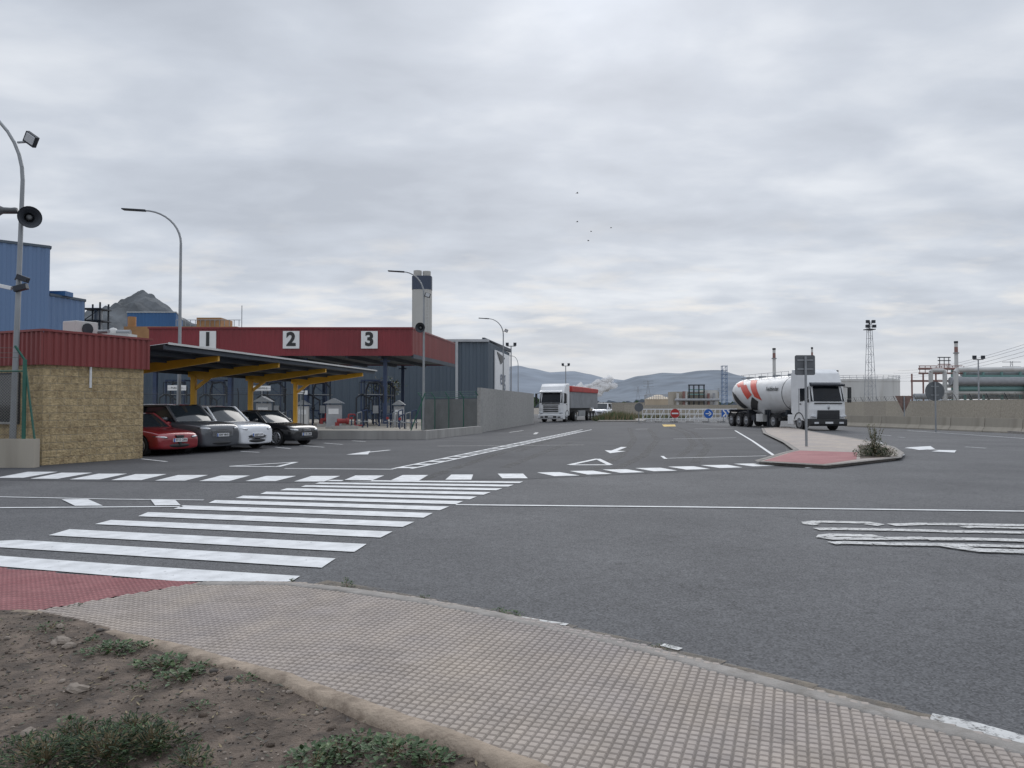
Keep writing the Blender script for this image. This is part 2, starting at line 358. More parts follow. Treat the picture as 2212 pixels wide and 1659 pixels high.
big=cn(.9,4,.5,(3.1,1.2,0),.3); mid=cn(3.0,9,.5,(7.3,2.6,1),.2)
cl=mth('ADD',mth('MULTIPLY',big,.5),mth('MULTIPLY',mid,.5))
cr=n.new("ShaderNodeValToRGB"); e=cr.color_ramp.elements
e[0].position=.36; e[0].color=(.50,.54,.61,1); e[1].position=.64; e[1].color=(.77,.805,.86,1)
q=e.new(.5); q.color=(.605,.65,.725,1)
l.new(cl,cr.inputs[0])
hz=mth('SUBTRACT',1.0,mth('DIVIDE',mth('ABSOLUTE',mth('SUBTRACT',zc,.12)),.12),clamp=True)
gap=cn(3.2,8,.55,(1.3,9.1,2)); gr=n.new("ShaderNodeMapRange"); gr.inputs[1].default_value=.5; gr.inputs[2].default_value=.7; l.new(gap,gr.inputs[0])
mx=n.new("ShaderNodeMixRGB"); mx.inputs[2].default_value=(.9,.86,.81,1); l.new(mth('MULTIPLY',mth('MULTIPLY',hz,gr.outputs[0]),.75),mx.inputs[0]); l.new(cr.outputs[0],mx.inputs[1])
hz2=mth('SUBTRACT',1.0,mth('DIVIDE',zc,.12),clamp=True)
mh=n.new("ShaderNodeMixRGB"); mh.inputs[2].default_value=(.66,.685,.73,1); l.new(mth('MULTIPLY',hz2,.7),mh.inputs[0]); l.new(mx.outputs[0],mh.inputs[1])
dt=n.new("ShaderNodeVectorMath"); dt.operation='DOT_PRODUCT'; l.new(tc.outputs["Generated"],dt.inputs[0]); dt.inputs[1].default_value=sd
gl=mth('ADD',mth('MULTIPLY',mth('POWER',mth('MAXIMUM',dt.outputs["Value"],0.0),200),.24),mth('MULTIPLY',mth('POWER',mth('MAXIMUM',dt.outputs["Value"],0.0),25),.12))
zen=mth('ADD',1.0,mth('MULTIPLY',mth('SUBTRACT',zc,.47,clamp=True),1.6))
tot=mth('ADD',zen,gl)
vs=n.new("ShaderNodeVectorMath"); vs.operation='SCALE'; l.new(mh.outputs[0],vs.inputs[0]); l.new(tot,vs.inputs["Scale"])
sky=n.new("ShaderNodeTexSky"); sky.sky_type='NISHITA'; sky.sun_disc=False; sky.sun_elevation=SUN_EL; sky.sun_rotation=SUN_AZ
s2=n.new("ShaderNodeVectorMath"); s2.operation='SCALE'; s2.inputs["Scale"].default_value=.08; l.new(sky.outputs[0],s2.inputs[0])
fm=n.new("ShaderNodeMixRGB"); fm.inputs[0].default_value=.05; l.new(vs.outputs[0],fm.inputs[1]); l.new(s2.outputs[0],fm.inputs[2])
l.new(fm.outputs[0],bg.inputs["Color"]); bg.inputs["Strength"].default_value=1.0
scene.view_settings.view_transform='Standard'; scene.view_settings.look='None'; scene.view_settings.exposure=0

# ---------------------------------------------------------------- ground & roads
b=B(); b.poly([(-6000,-400,0),(6000,-400,0),(6000,9000,0),(-6000,9000,0)],mEarth); b.obj("ground",kind="structure")
b=B(); b.poly([(-90,-12,.004),(60,-12,.004),(60,60,.004),(50,140,.004),(-20,140,.004),(-90,60,.004)],mAsph); b.obj("road",kind="structure")
def g(u,v,z=.008): return G(u,v,z)
b=B(); b.poly([(-70,17.1,.008),g(-300,1035),g(600,1043),g(1140,1035),g(1300,1027),g(1500,1018),g(1760,1008),g(1640,996),g(1700,978),g(1690,950),g(1650,930),(16,76,.008),(8,118,.008),(-60,118,.008),(-75,60,.008)],mLot); b.obj("forecourt_road",kind="structure")

def strip(bd,px,wd,mat,z=.014,zf=None):
    ps=[G(u,v,z) for u,v in px]
    L=[];Rr=[]
    for i,p in enumerate(ps):
        a=ps[max(0,i-1)]; c=ps[min(len(ps)-1,i+1)]; d=(c-a); d.z=0; d.normalize(); nn=Vector((-d.y,d.x,0))*wd/2
        L.append(p+nn); Rr.append(p-nn)
    for i in range(len(ps)-1): bd.poly([L[i],L[i+1],Rr[i+1],Rr[i]],mat)
def quad(bd,px,mat,z=.014): bd.poly([G(u,v,z) for u,v in px],mat)
b=B()
cross=[[(-60,1196),(300,1222),(648,1244),(630,1256),(380,1255),(-60,1218)],
[(40,1166),(725,1206),(695,1226),(0,1182),(-40,1176),(-20,1169)],[(150,1143),(792,1175),(765,1192),(105,1156)],[(240,1123),(848,1148),(822,1161),(205,1132)],
[(320,1106),(895,1127),(870,1138),(298,1115)],[(395,1091.5),(935,1108),(915,1118),(375,1099)],[(465,1080),(970,1094),(950,1102),(450,1086.5)],
[(525,1070.5),(1000,1082.5),(985,1089),(508,1076)],[(575,1062),(1030,1072.5),(1015,1078.5),(562,1067)],[(620,1054.5),(1060,1063),(1045,1068.5),(605,1059)],
[(660,1048),(1085,1054.8),(1072,1059),(650,1051.5)],[(690,1041.8),(1110,1047),(1098,1051),(680,1045)],[(715,1036.6),(1130,1040),(1122,1043.4),(705,1039)]]
for c in cross: quad(b,c,mPaint)
b.obj("pedestrian_crossing",kind="structure")
b=B()
for a0,a1,c0,c1,v0,v1 in [(1075,1130,1140,1085,1023,1033),(975,1022,1018,962,1025,1036),(870,925,905,843,1026,1038),(768,830,800,738,1027,1039),(673,735,700,635,1028,1040),(575,640,595,530,1028,1039),(478,540,495,430,1027,1039),(385,450,400,335,1026,1038),(293,360,305,240,1024,1037),(213,275,215,150,1023,1035.5),(133,200,125,65,1021,1034),(60,125,50,-10,1019,1032)]:
    quad(b,[(a0,v0),(a1,v0),(c0,v1),(c1,v1)],mPaint)
for i in range(8):
    t=i/7; u=lerp(1160,1655,t); v=lerp(1020.5,998.5,t)
    quad(b,[(u,v),(u+lerp(48,62,t),v-.8),(u+lerp(92,90,t),v+lerp(6.5,4,t)),(u+lerp(38,42,t),v+lerp(8,5.4,t))],mPaint)
b.obj("bicycle_crossing_marking",kind="structure")
b=B()
strip(b,[(985,1090),(1500,1095),(2212,1104),(2600,1110)],.12,mPaint)
strip(b,[(-400,1097),(0,1096.5),(395,1094)],.1,mPaint); strip(b,[(-400,1066),(0,1073),(240,1078),(440,1080)],.07,mPaint)
quad(b,[(133,1078.5),(190,1078),(222,1092),(162,1092.5)],mPaint,z=.0165); quad(b,[(325,1078.5),(378,1079),(390,1091),(335,1091.5)],mPaint,z=.0165)
strip(b,[(615,1012),(850,1013.5)],.12,mPaint)
strip(b,[(1230,1004),(1318,1004)],.22,mPaint);strip(b,[(1318,1004),(1291,991)],.16,mPaint,z=.016);strip(b,[(1291,991),(1230,1004)],.16,mPaint,z=.018)
strip(b,[(497,1007),(640,998)],.14,mPaint);strip(b,[(640,998),(600,1008)],.14,mPaint,z=.016);strip(b,[(600,1008),(497,1007)],.16,mPaint,z=.018)
strip(b,[(765,980),(842,972)],.16,mPaint); quad(b,[(748,982),(800,974),(795,981.5)],mPaint,z=.016)
strip(b,[(1325,974),(1348,965.5)],.22,mPaint); quad(b,[(1306,972.5),(1352,974.5),(1318,979)],mPaint,z=.016)
for off in(0,1):
    strip(b,[(848+off*40,1012.5),(1258+off*20,928)],.1,mPaint)
for i in range(26):
    t=(i+.5)/26; Y=lerp(19.3,48,t)
    v=876+H0*F/Y; tt=(1012.5-v)/(1012.5-928); u0=lerp(848,1258,tt); u1=lerp(888,1278,tt)
    strip(b,[(u0,v),(u1,v-.2)],.36,mPaint,z=.017)
strip(b,[(945,963.5),(1010,963),(1262,961)],.1,mPaintOld); strip(b,[(1155,938),(1160,934)],.2,mPaintOld)
strip(b,[(1588,930),(1625,952),(1672,984)],.11,mPaint); strip(b,[(1455,948),(1590,945.5)],.1,mPaint); strip(b,[(1432,990),(1655,984.5)],.1,mPaint,)
strip(b,[(1430,985),(1438,991)],.1,mPaint,z=.017); strip(b,[(1372,927),(1400,926.5)],.2,mPaint)
strip(b,[(1100,934),(1130,930)],.15,mPaintOld); strip(b,[(1500,926),(1585,925)],.15,mPaint)
strip(b,[(1740,1011),(1800,1007),(1860,1000),(1915,995),(1942,989),(1950,982),(1938,974),(1915,963),(1895,953)],.11,mPaint)
strip(b,[(1955,968),(2064,974)],.16,mPaint); quad(b,[(1955,966.5),(2010,963.5),(2020,970),(1985,972)],mPaint,z=.016); quad(b,[(2030,972),(2066,972.5),(2062,977.5),(2012,975)],mPaint,z=.018)
for a,c in (((1885,938),(1925,941)),((1940,944),(1955,945)),((2085,965),(2130,968)),((2230,975),(2290,980))): strip(b,[a,c],.1,mPaint)
strip(b,[(1960,930),(2080,938),(2212,947),(2400,960)],.12,mPaint)
zw=[.014]
def W(*p,w=.2):
    zw[0]+=.0012; strip(b,list(p),w,mPaintOld,z=zw[0])
# stretched carriageway letters, each a closed or curved stroke
W((1765,1133),(1748,1131),(1746,1128.5),(1762,1126.8),(1800,1127),(1880,1129),(1895,1131.5),(1880,1134),w=.19)
W((1925,1133.5),(1990,1131.5),(2060,1132),(2212,1134.5),(2420,1138),w=.2)
W((1763,1142.5),(1800,1142),(1900,1143.5),(1990,1145.5),(2050,1147.5),(2212,1150),(2420,1154),w=.19)
W((2082,1139),(2100,1137.5),(2212,1140.5),(2420,1144),w=.14)
W((1900,1161),(1885,1157),(1800,1155),(1783,1157),(1780,1160),(1795,1162.5),(1880,1163),(2000,1162),w=.19)
W((2000,1163.5),(2100,1164),(2212,1167),(2420,1171),w=.2)
W((1796,1172.5),(1830,1171.5),(1930,1174.5),(2040,1176),(2212,1180),(2420,1185),w=.18)
W((2040,1176.5),(2075,1182),(2110,1187.5),(2212,1191),(2420,1196),w=.24)
for seg in ([(838,1291),(900,1296),(1000,1313),(1040,1320)],[(1120,1333),(1170,1341),(1225,1349)],[(1430,1392),(1470,1402)]): strip(b,seg,.06,mPaintOld)
strip(b,[(2010,1549),(2100,1568),(2230,1604)],.13,mPaintOld)
for (u0,v0,u1,v1) in [(305,991,360,997),(520,975,560,977),(595,966,628,969),(700,957,740,960),(648,962,700,966),(760,952,790,954)]:
    strip(b,[(u0,v0),(u1,v1)],.1,mPaint)
quad(b,[(1430,917),(1458,917),(1460,921),(1434,921.5)],mPaintY)
b.obj("road_marking",kind="structure")
b=B()
for kk,c in enumerate([[(900,1040),(1060,985),(1180,950),(1240,930)],[(1090,1010),(1180,975),(1235,955)],[(1250,1030),(1340,985),(1370,950),(1360,925)],[(1290,1030),(1390,985),(1420,950),(1400,925)],[(1500,1000),(1530,965),(1500,935),(1460,922)],[(1120,975),(1190,950),(1225,935)],[(1470,985),(1500,960),(1480,935),(1440,922)]]):
    ps=[]
    for i in range(len(c)-1):
        for k in range(5): ps.append((lerp(c[i][0],c[i+1][0],k/5),lerp(c[i][1],c[i+1][1],k/5)))
    strip(b,ps+[c[-1]],.3,mTyreMark,z=.0105+kk*.0004)
b.obj("tyre_mark",kind="structure")

# ---------------------------------------------------------------- foreground pavement
def zs(x,y): return .02+.10*sm((x+2.9)/2.4)
def Gs(u,v,dz=0):
    z=.05
    for i in range(6):
        p=G(u,v,z); z=zs(p.x,p.y)+dz
    return G(u,v,z)
up=[(440,1257),(560,1256.5),(640,1258),(760,1271),(900,1291),(1040,1316),(1180,1345),(1340,1382),(1500,1422),(1700,1475),(1900,1527),(2050,1566),(2212,1608),(2450,1675),(2800,1780)]
lo=[(60,1322),(170,1347),(260,1371),(400,1402),(500,1432),(620,1462),(720,1500),(850,1547),(1000,1599),(1150,1657),(1320,1730),(1560,1850)]
upW=[Gs(*p) for p in up]; loW=[Gs(*p) for p in lo]
upW.append(Vector((3.9,1.6,.12)))
loW.append(Vector((1.5,1.2,.12)))
def inside(x,y,pl):
    c=False; j=len(pl)-1
    for i in range(len(pl)):
        a=pl[i];d=pl[j]
        if (a.y>y)!=(d.y>y) and x<(d.x-a.x)*(y-a.y)/(d.y-a.y)+a.x: c=not c
        j=i
    return c
def pads(name,pl,ang,cell,mt,mg,h=.006,inset=.13,top=.2):
    ca,sa=math.cos(ang),math.sin(ang)
    xs=[p.x*ca+p.y*sa for p in pl]; ys=[-p.x*sa+p.y*ca for p in pl]
    vs=[];fs=[];ms=[]
    i0,i1=int(min(xs)/cell)-2,int(max(xs)/cell)+2; j0,j1=int(min(ys)/cell)-2,int(max(ys)/cell)+2
    for i in range(i0,i1):
        for j in range(j0,j1):
            lx,ly=(i+.5)*cell,(j+.5)*cell
            wx,wy=lx*ca-ly*sa,lx*sa+ly*ca
            if not inside(wx,wy,pl): continue
            o=len(vs)
            jt=(random.random()-.5)*.001+noise.noise((int(lx*5),int(ly*5),7.3))*.002
            for r,dz in((0,0),(inset,0),(top,h+jt)):
                for (a,c) in((r,r),(1-r,r),(1-r,1-r),(r,1-r)):
                    px,py=(i+a)*cell,(j+c)*cell
                    qx,qy=px*ca-py*sa,px*sa+py*ca
                    vs.append((px,py,zs(qx,qy)+dz+noise.noise((qx*1.3,qy*1.3,3))*.006))
            for k in range(4):
                k2=(k+1)%4
                fs.append((o+k,o+k2,o+4+k2,o+4+k)); ms.append(1)
                fs.append((o+4+k,o+4+k2,o+8+k2,o+8+k)); ms.append(0)
            fs.append((o+8,o+9,o+10,o+11)); ms.append(0)
    me=bpy.data.meshes.new(name); me.from_pydata(vs,[],fs); me.materials.append(mt); me.materials.append(mg); me.polygons.foreach_set("material_index",ms); me.update()
    ob=bpy.data.objects.new(name,me); COL.objects.link(ob); ob.rotation_euler=(0,0,ang); ob["kind"]="structure"; return ob
pads("tiled_pavement",upW+loW[::-1],R(-20),.05,mTile,mTileG,h=.0055,inset=.09,top=.18)
redp=[Gs(-700,1180),Gs(-60,1222),Gs(200,1243),Gs(330,1252),Gs(440,1257),Gs(60,1322),Gs(-100,1318),Gs(-700,1300)]
pads("red_tactile_pavement",redp,R(-12),.05,mTileR,mTileRG,h=.005,inset=.2,top=.32)

def sweep(name,pts,prof,mat,jit=0,step=.06,kind="structure",label=None,cat=None,breaks=0):
    dense=[]
    for i in range(len(pts)-1):
        a,c=pts[i],pts[i+1]; k=max(1,int((c-a).length/step))
        for q in range(k): dense.append(a.lerp(c,q/k))
    dense.append(pts[-1]); vs=[];m=len(prof)
    for i,p in enumerate(dense):
        a=dense[max(0,i-3)]; c=dense[min(len(dense)-1,i+3)]; d=c-a; d.z=0; d.normalize(); nn=Vector((-d.y,d.x,0))
        br=noise.noise((i*step*1.7,5,1)); chip=max(0,br-.15)*breaks
        for k,(o,z) in enumerate(prof):
            j=Vector((noise.noise((p.x*9,p.y*9,k)),noise.noise((p.x*9,p.y*9,k+9)),noise.noise((p.x*7,p.y*7,k+20))*.5))*jit
            zz=z if z<=0 else z-chip*.5
            q=p+nn*(o*(1-chip*4 if z<=0.02 and o<0 else 1)); vs.append(Vector((q.x,q.y,p.z+zz))+j)
    fs=[(i*m+k,(i+1)*m+k,(i+1)*m+k+1,i*m+k+1) for i in range(len(dense)-1) for k in range(m-1)]
    bd=B(); bd.add(vs,fs,mat,True); return bd.obj(name,kind=kind,label=label,cat=cat)
sweep("kerb",upW,[(.015,-.14),(.012,-.008),(0,.004),(-.11,.009),(-.13,.004),(-.14,-.02)],mKerb,jit=.003)
lo2=[Gs(-700,1300),Gs(-200,1316)]+loW
sweep("garden_edging",lo2,[(.04,-.02),(.035,.009),(.01,.014),(-.035,.012),(-.06,.0),(-.075,-.03),(-.09,-.12)],mKerbT,jit=.012,breaks=.6,step=.04)
dp=lo2+[Vector((1.5,.3,0)),Vector((-9,.3,0)),Vector((-9,6,0))]
vs=[];fs=[];idx={}
c=.03
def dz(x,y):
    k=(zs(x,y)-.02)/.1; am=.35+.65*k
    return max(.012,lerp(.03,.085,k)+(noise.noise((x*1.1,y*1.1,0))*.045+noise.noise((x*5,y*5,2))*.02+noise.noise((x*22,y*22,4))*.011)*am)
for i in range(int(-5/c),int(1.5/c)):
    for j in range(int(.8/c),int(6.2/c)):
        x,y=i*c,j*c
        if not inside(x,y,dp): continue
        f=[]
        for (a,d) in((0,0),(1,0),(1,1),(0,1)):
            k=(i+a,j+d)
            if k not in idx: idx[k]=len(vs); vs.append((k[0]*c,k[1]*c,dz(k[0]*c,k[1]*c)))
            f.append(idx[k])
        fs.append(f)
bd=B(); bd.add(vs,fs,mDirt,True); bd.obj("soil",kind="structure")
bd=B()
for i in range(12000):
    x=random.uniform(-4.6,1.2); y=random.uniform(1.9,6.1)
    if not inside(x,y,dp): continue
    r=random.choice([.003,.005,.006,.009]) if random.random()<.99 else random.uniform(.013,.028)
    mt=Matrix.Rotation(random.random()*6,3,'Z')@Matrix.Rotation(random.random()*.6,3,'X')
    bd.ball((x,y,dz(x,y)+r*.3),r,random.choice([mStone,mDirt,mStoneD,mDirt]),n=6,sc=(1.3,.9,.6),mtx=mt)
for i in range(3500):
    x=random.uniform(-4.3,.9); y=random.uniform(2.0,6.0)
    if not inside(x,y,dp): continue
    a=random.random()*6.28; L=random.uniform(.008,.03); z=dz(x,y)+.006; d=Vector((math.cos(a),math.sin(a),random.uniform(-.1,.3)))*L; s_=Vector((-math.sin(a),math.cos(a),.1))*L*.2
    bd.add([Vector((x,y,z))-d,Vector((x,y,z))+s_,Vector((x,y,z))+d,Vector((x,y,z))-s_],[(0,1,2,3)],random.choice([mDry,mStoneD,mLeafD]))
bd.obj("gravel",kind="stuff",label="small stones scattered over bare soil",cat="gravel",recalc=False)
b=B()
ou=upW[2:]
for i in range(len(ou)-1):
    a,c_=ou[i],ou[i+1]; d=(c_-a); d.z=0; d.normalize(); nn=Vector((-d.y,d.x,0))
    b.poly([(a.x,a.y,.0095),(c_.x,c_.y,.0095),(c_.x+nn.x*.4,c_.y+nn.y*.4,.0095),(a.x+nn.x*.36,a.y+nn.y*.36,.0095)],mDust)
b.obj("roadside_dust",kind="structure")
def rock(name,u,v,r,label):
    p=G(u,v,.06); p.z=dz(p.x,p.y)
    bd=B(); bd.ball((0,0,r*.3),r,mStone,n=10,sc=(1.4,.9,.5),mtx=Matrix.Rotation(random.random()*6,3,'Z'))
    bd.v=[q+Vector((noise.noise(q*30),noise.noise(q*30+Vector((5,5,5))),noise.noise(q*30+Vector((9,0,0)))))*r*.35 for q in bd.v]
    for i in range(len(bd.sm)): bd.sm[i]=False
    bd.obj(name,loc=p,label=label,cat="stone",group="loose broken stones on the soil")
for (u,v,r) in [(165,1483,.05),(135,1378,.05),(150,1388,.04),(120,1380,.035),(700,1520,.03),(60,1575,.03),(130,1350,.03)]:
    rock("broken_stone",u,v,r,"flat broken piece of pale concrete on soil")
def weed(u,v,rad,h,nl,leaf,mat,on,label="low green weed growing on bare soil",group="weeds along the pavement edge",dark=False):
    p=Gs(u,v); p=G(u,v,dz(p.x,p.y)) if on=='d' else (Gs(u,v) if on=='p' else G(u,v,.008))
    bd=B(); st=B(); ph=random.random()*6
    for i in range(nl):
        a=random.random()*6.283; rr=rad*math.sqrt(random.random())*(1+.35*math.sin(a*3+ph)+.2*math.sin(a*7+ph)); hh=h*random.random()*(1-.6*min(1,rr/rad)**2)
        bx,by=rr*math.cos(a),rr*math.sin(a)
        d=Vector((math.cos(a+random.gauss(0,.8)),math.sin(a+random.gauss(0,.8)),random.uniform(-.15,.9 if dark else .7))).normalized()
        sd_=d.cross(Vector((0,0,1))).normalized(); n_=sd_.cross(d)
        L=leaf*random.uniform(.5,1.25); c0=Vector((bx,by,hh+.004)); w=L*(.16 if dark else .32)
        P=[c0,c0+d*L*.35+sd_*w+n_*L*.08,c0+d*L*.7+sd_*w*.8+n_*L*.05,c0+d*L,c0+d*L*.7-sd_*w*.8+n_*L*.05,c0+d*L*.35-sd_*w+n_*L*.08,c0+d*L*.5-n_*L*.05]
        mm=random.choice([mLeafD,mLeafD,mLeaf,mLeaf,mDry if random.random()<.5 else mLeafL]) if dark else (mat if random.random()<.8 else mLeafL)
        bd.add(P,[(0,1,6),(1,2,6),(2,3,6),(3,4,6),(4,5,6),(5,0,6)],mm)
    for i in range(max(4,nl//14)):
        a=random.random()*6.283; rr=rad*random.random()*.8
        st.path([(0,0,0),(rr*.5*math.cos(a),rr*.5*math.sin(a),h*.4),(rr*math.cos(a),rr*math.sin(a),h*random.uniform(.5,1))],.0018,mDry,n=3)
    t=E("weed_plant",p,0,label,"weed",group)
    bd.obj("foliage",parent=t,recalc=False); st.obj("stem",parent=t,recalc=False)
for (u,v,r,h,nl,lf) in [(240,1408,.13,.05,150,.035),(300,1402,.09,.04,90,.03),(350,1440,.13,.05,190,.035),(385,1468,.1,.04,110,.03),(310,1490,.06,.03,40,.02),(430,1530,.06,.03,45,.02),(735,1635,.12,.07,190,.03),(850,1640,.14,.08,300,.03),(930,1655,.09,.06,130,.03),(110,1358,.12,.03,90,.02),(530,1470,.06,.02,45,.02),(440,1440,.06,.02,45,.025),(680,1655,.12,.07,170,.03),(200,1385,.05,.02,40,.025),(780,1600,.06,.03,50,.025),(420,1455,.06,.03,50,.03),(150,1560,.05,.02,30,.025)]:
    weed(u,v,r,h,nl,lf,mLeaf,'d')
for (u,v,r,h,nl,lf) in [(230,1640,.18,.12,1300,.028),(330,1620,.14,.11,750,.028),(100,1650,.16,.09,700,.028),(170,1595,.12,.07,480,.024),(50,1625,.12,.06,300,.024),(290,1575,.1,.06,320,.024),(410,1655,.1,.06,280,.024)]:
    weed(u,v,r,h,nl,lf,mLeafD,'d',"dense dark green weed cushion on bare soil",dark=True)
for (u,v,r,h,nl,lf) in [(750,1268,.05,.09,60,.025),(1100,1331,.11,.03,110,.022),(915,1292,.04,.03,30,.02),(165,1311,.05,.02,40,.02),(630,1258,.03,.03,25,.02),(1430,1400,.07,.02,30,.015),(1080,1322,.05,.03,30,.02)]:
    weed(u,v,r,h,nl,lf,mLeaf,'r',label="small green weed growing out of the kerb joint")

# ---------------------------------------------------------------- traffic island
isl=[(1640,996),(1700,978),(1725,972),(1700,955),(1655,935),(1650,925),(1700,922),(1760,934),(1830,945),(1885,955),(1925,966),(1942,978),(1935,987),(1860,995),(1780,1004)]
iw=[G(u,v,.1) for u,v in isl]
b=B(); b.poly(iw,mTile); b.obj("island_pavement",kind="structure")
sweep("island_kerb",iw+[iw[0]],[(-.02,-.1),(-.02,.005),(.13,.012),(.15,-.01)],mKerb,jit=.002,step=.5)
b=B(); b.poly([G(u,v,.105) for u,v in [(1650,995),(1712,976),(1728,973),(1852,977),(1850,992),(1778,1002.5)]],mTileR); b.obj("island_red_pavement",kind="structure")
b=B(); b.poly([G(u,v,.109) for u,v in [(1858,975),(1852,962),(1885,960),(1920,969),(1930,979),(1922,986),(1858,990)]],mDirt); b.obj("island_soil",kind="structure")
p=G(1888,985,.11); bd=B(); st=B(); ucl=[(-.34,0,.28,.3),(.1,.1,.34,.42),(.38,-.05,.26,.28),(0,-.1,.3,.36),(-.12,.15,.26,.5),(.2,.1,.24,.54),(.05,0,.15,.7)]
for i in range(4200):
    cx,cy,rr,hh=random.choice(ucl); a=random.random()*6.283; r_=rr*random.random()**.5; z=hh*random.random()*(1-.5*(r_/rr)**2)
    c0=Vector((cx+r_*math.cos(a),cy+r_*math.sin(a),z)); L=random.uniform(.025,.07)
    d=Vector((random.gauss(0,1),random.gauss(0,1),random.uniform(-.2,1.2))).normalized(); s_=d.cross(Vector((0,.1,1))).normalized()*L*.22
    bd.add([c0,c0+d*L*.5+s_,c0+d*L,c0+d*L*.5-s_],[(0,1,2,3)],random.choice([mLeaf,mLeafD,mLeafL,mLeafD,mDry]))
for i in range(16):
    a=random.random()*6.283; rr=.22*random.random(); e_=Vector((rr*math.cos(a)*1.3+.05,rr*math.sin(a),random.uniform(.55,1.0))); st.path([(rr*.2,0,0),e_*.5+Vector((0,0,.05)),e_],.004,mDry,n=3)
    for k in range(24):
        q=e_*random.uniform(.55,1); L=.05; d=Vector((random.gauss(0,.8),random.gauss(0,.8),.8)).normalized(); s_=d.cross(Vector((0.1,0,1))).normalized()*L*.2
        bd.add([q,q+d*L*.5+s_,q+d*L,q+d*L*.5-s_],[(0,1,2,3)],random.choice([mLeaf,mLeafL,mDry]))
t=E("shrub",p,0,"low straggly green shrub on the traffic island soil","shrub"); bd.obj("foliage",parent=t,recalc=False); st.obj("branch",parent=t)
b=B(); b.prism([G(u,v) for u,v in [(1985,923),(2100,930),(2212,938),(2500,958),(2500,948),(2212,931),(2050,920),(1985,918)]],0,.13,mKerb); b.obj("verge_kerb",kind="structure")

# ---------------------------------------------------------------- gatehouse
rzH=math.atan2(.906,.424)
HC=Vector((-12.5,20.5,0))
hut=E("gatehouse",HC,rzH,"small yellow block gatehouse with red metal fascia","building")
b=B(); b.bb(0,3.12,0,7,0,2.72,mYBlock); b.obj("wall",parent=hut)
b=B(); b.bb(-.04,3.26,-.06,7,2.72,3.55,mRedMet)
b.corr((-.05,-.075),(3.27,-.075),2.69,3.6,mRedMet,.19,.04); b.corr((-.055,7),(-.055,-.07),2.69,3.6,mRedMet,.19,.04)
b.bb(-.12,3.34,-.14,-.06,3.58,3.64,mRedMet); b.bb(-.12,-.04,-.055,7,3.58,3.64,mRedMet)
b.obj("roof_fascia",parent=hut)
b=B(); b.bb(-.04,-.005,1.0,2.4,1.15,2.45,mGlass); b.bb(-.06,-.003,.94,1.0,1.1,2.5,mSteelD); b.bb(-.06,-.003,1.0,2.4,2.45,2.5,mSteelD); b.bb(-.08,-.003,1.0,2.4,1.09,1.15,mConc)
b.obj("window",parent=hut)
b=B(); b.tube((1.35,-.03,2.1),(1.35,-.03,2.7),.035,mWhite); b.obj("vent_pipe",parent=hut)
b=B(); b.box((1.9,1.2,3.85),(.7,.6,.45),mWhiteD); b.tube((1.9,.89,3.85),(1.9,.86,3.85),.17,mSteelD,n=16); b.obj("air_conditioner",parent=hut,bevel=.02)
b=B(); b.box((2.6,1.7,3.75),(.6,.7,.3),mWhiteD); b.tube((2.3,1.3,3.8),(2.3,.5,3.8),.06,mGalv); b.obj("roof_duct",parent=hut,bevel=.02)
b=B(); b.bb(-20,-12.25,19.75,20.0,0,.74,mConcT); b.obj("boundary_wall",label="low tan concrete wall under the wire fence",cat="wall")
fe=E("chain_link_fence",(-12.6,19.88,.74),0,"green posted chain link fence on low wall","fence")
b=B()
for k in range(-60,60):
    x0=-k*.075
    for sg in(1,-1):
        xa=x0; xb=x0+sg*1.75
        def at(x): return Vector((x,0,(x-xa)*sg))
        lo_,hi_=max(-4.6,min(xa,xb)),min(0,max(xa,xb))
        if lo_<hi_: b.tube(at(lo_),at(hi_),.0028,mWire,n=3,cap=False)
b.tube((-4.6,0,1.75),(0,0,1.75),.02,mGreen); b.obj("netting",parent=fe,recalc=False)
b=B(); b.tube((0,0,-.1),(0,0,2.05),.05,mGreen,n=10); b.tube((0,0,2.03),(-.2,-.1,2.4),.03,mGreen)
b.beam((-.0,.02,1.9),(.28,.02,-.05),.03,.05,mGreen); b.obj("post",parent=fe)
b=B()
for z,x in((2.1,-.05),(2.22,-.11),(2.35,-.17)): b.tube((x,-.05,z),(-4.6,-.05,z),.006,mWire,n=4)
b.obj("barbed_wire",parent=fe)

# ---------------------------------------------------------------- street lamps
def horn(parent,c,rz,s=.4):
    b=B(); d=Vector((math.cos(rz),math.sin(rz),-.08)).normalized(); c=Vector(c)
    prof=[(-.5,.09),(-.42,.11),(-.3,.10),(-.05,.12),(.1,.2),(.2,.33),(.25,.42),(.27,.43)]
    for i in range(len(prof)-1): b.tube(c+d*prof[i][0]*s*1.6,c+d*prof[i+1][0]*s*1.6,prof[i][1]*s*1.5,mHorn,prof[i+1][1]*s*1.5,n=24,cap=(i==0))
    # inner flare, folded centre cone
    for i in range(3,len(prof)-1): b.tube(c+d*prof[i][0]*s*1.6,c+d*prof[i+1][0]*s*1.6,prof[i][1]*s*1.44,mSteelD,prof[i+1][1]*s*1.46,n=24,cap=False)
    b.tube(c-d*.1,c+d*.22*s,.05*s,mHorn,.16*s,n=14); b.tube(c+d*.22*s,c+d*.3*s,.16*s,mHorn,.1*s,n=14); return b.obj("horn_speaker",parent=parent)
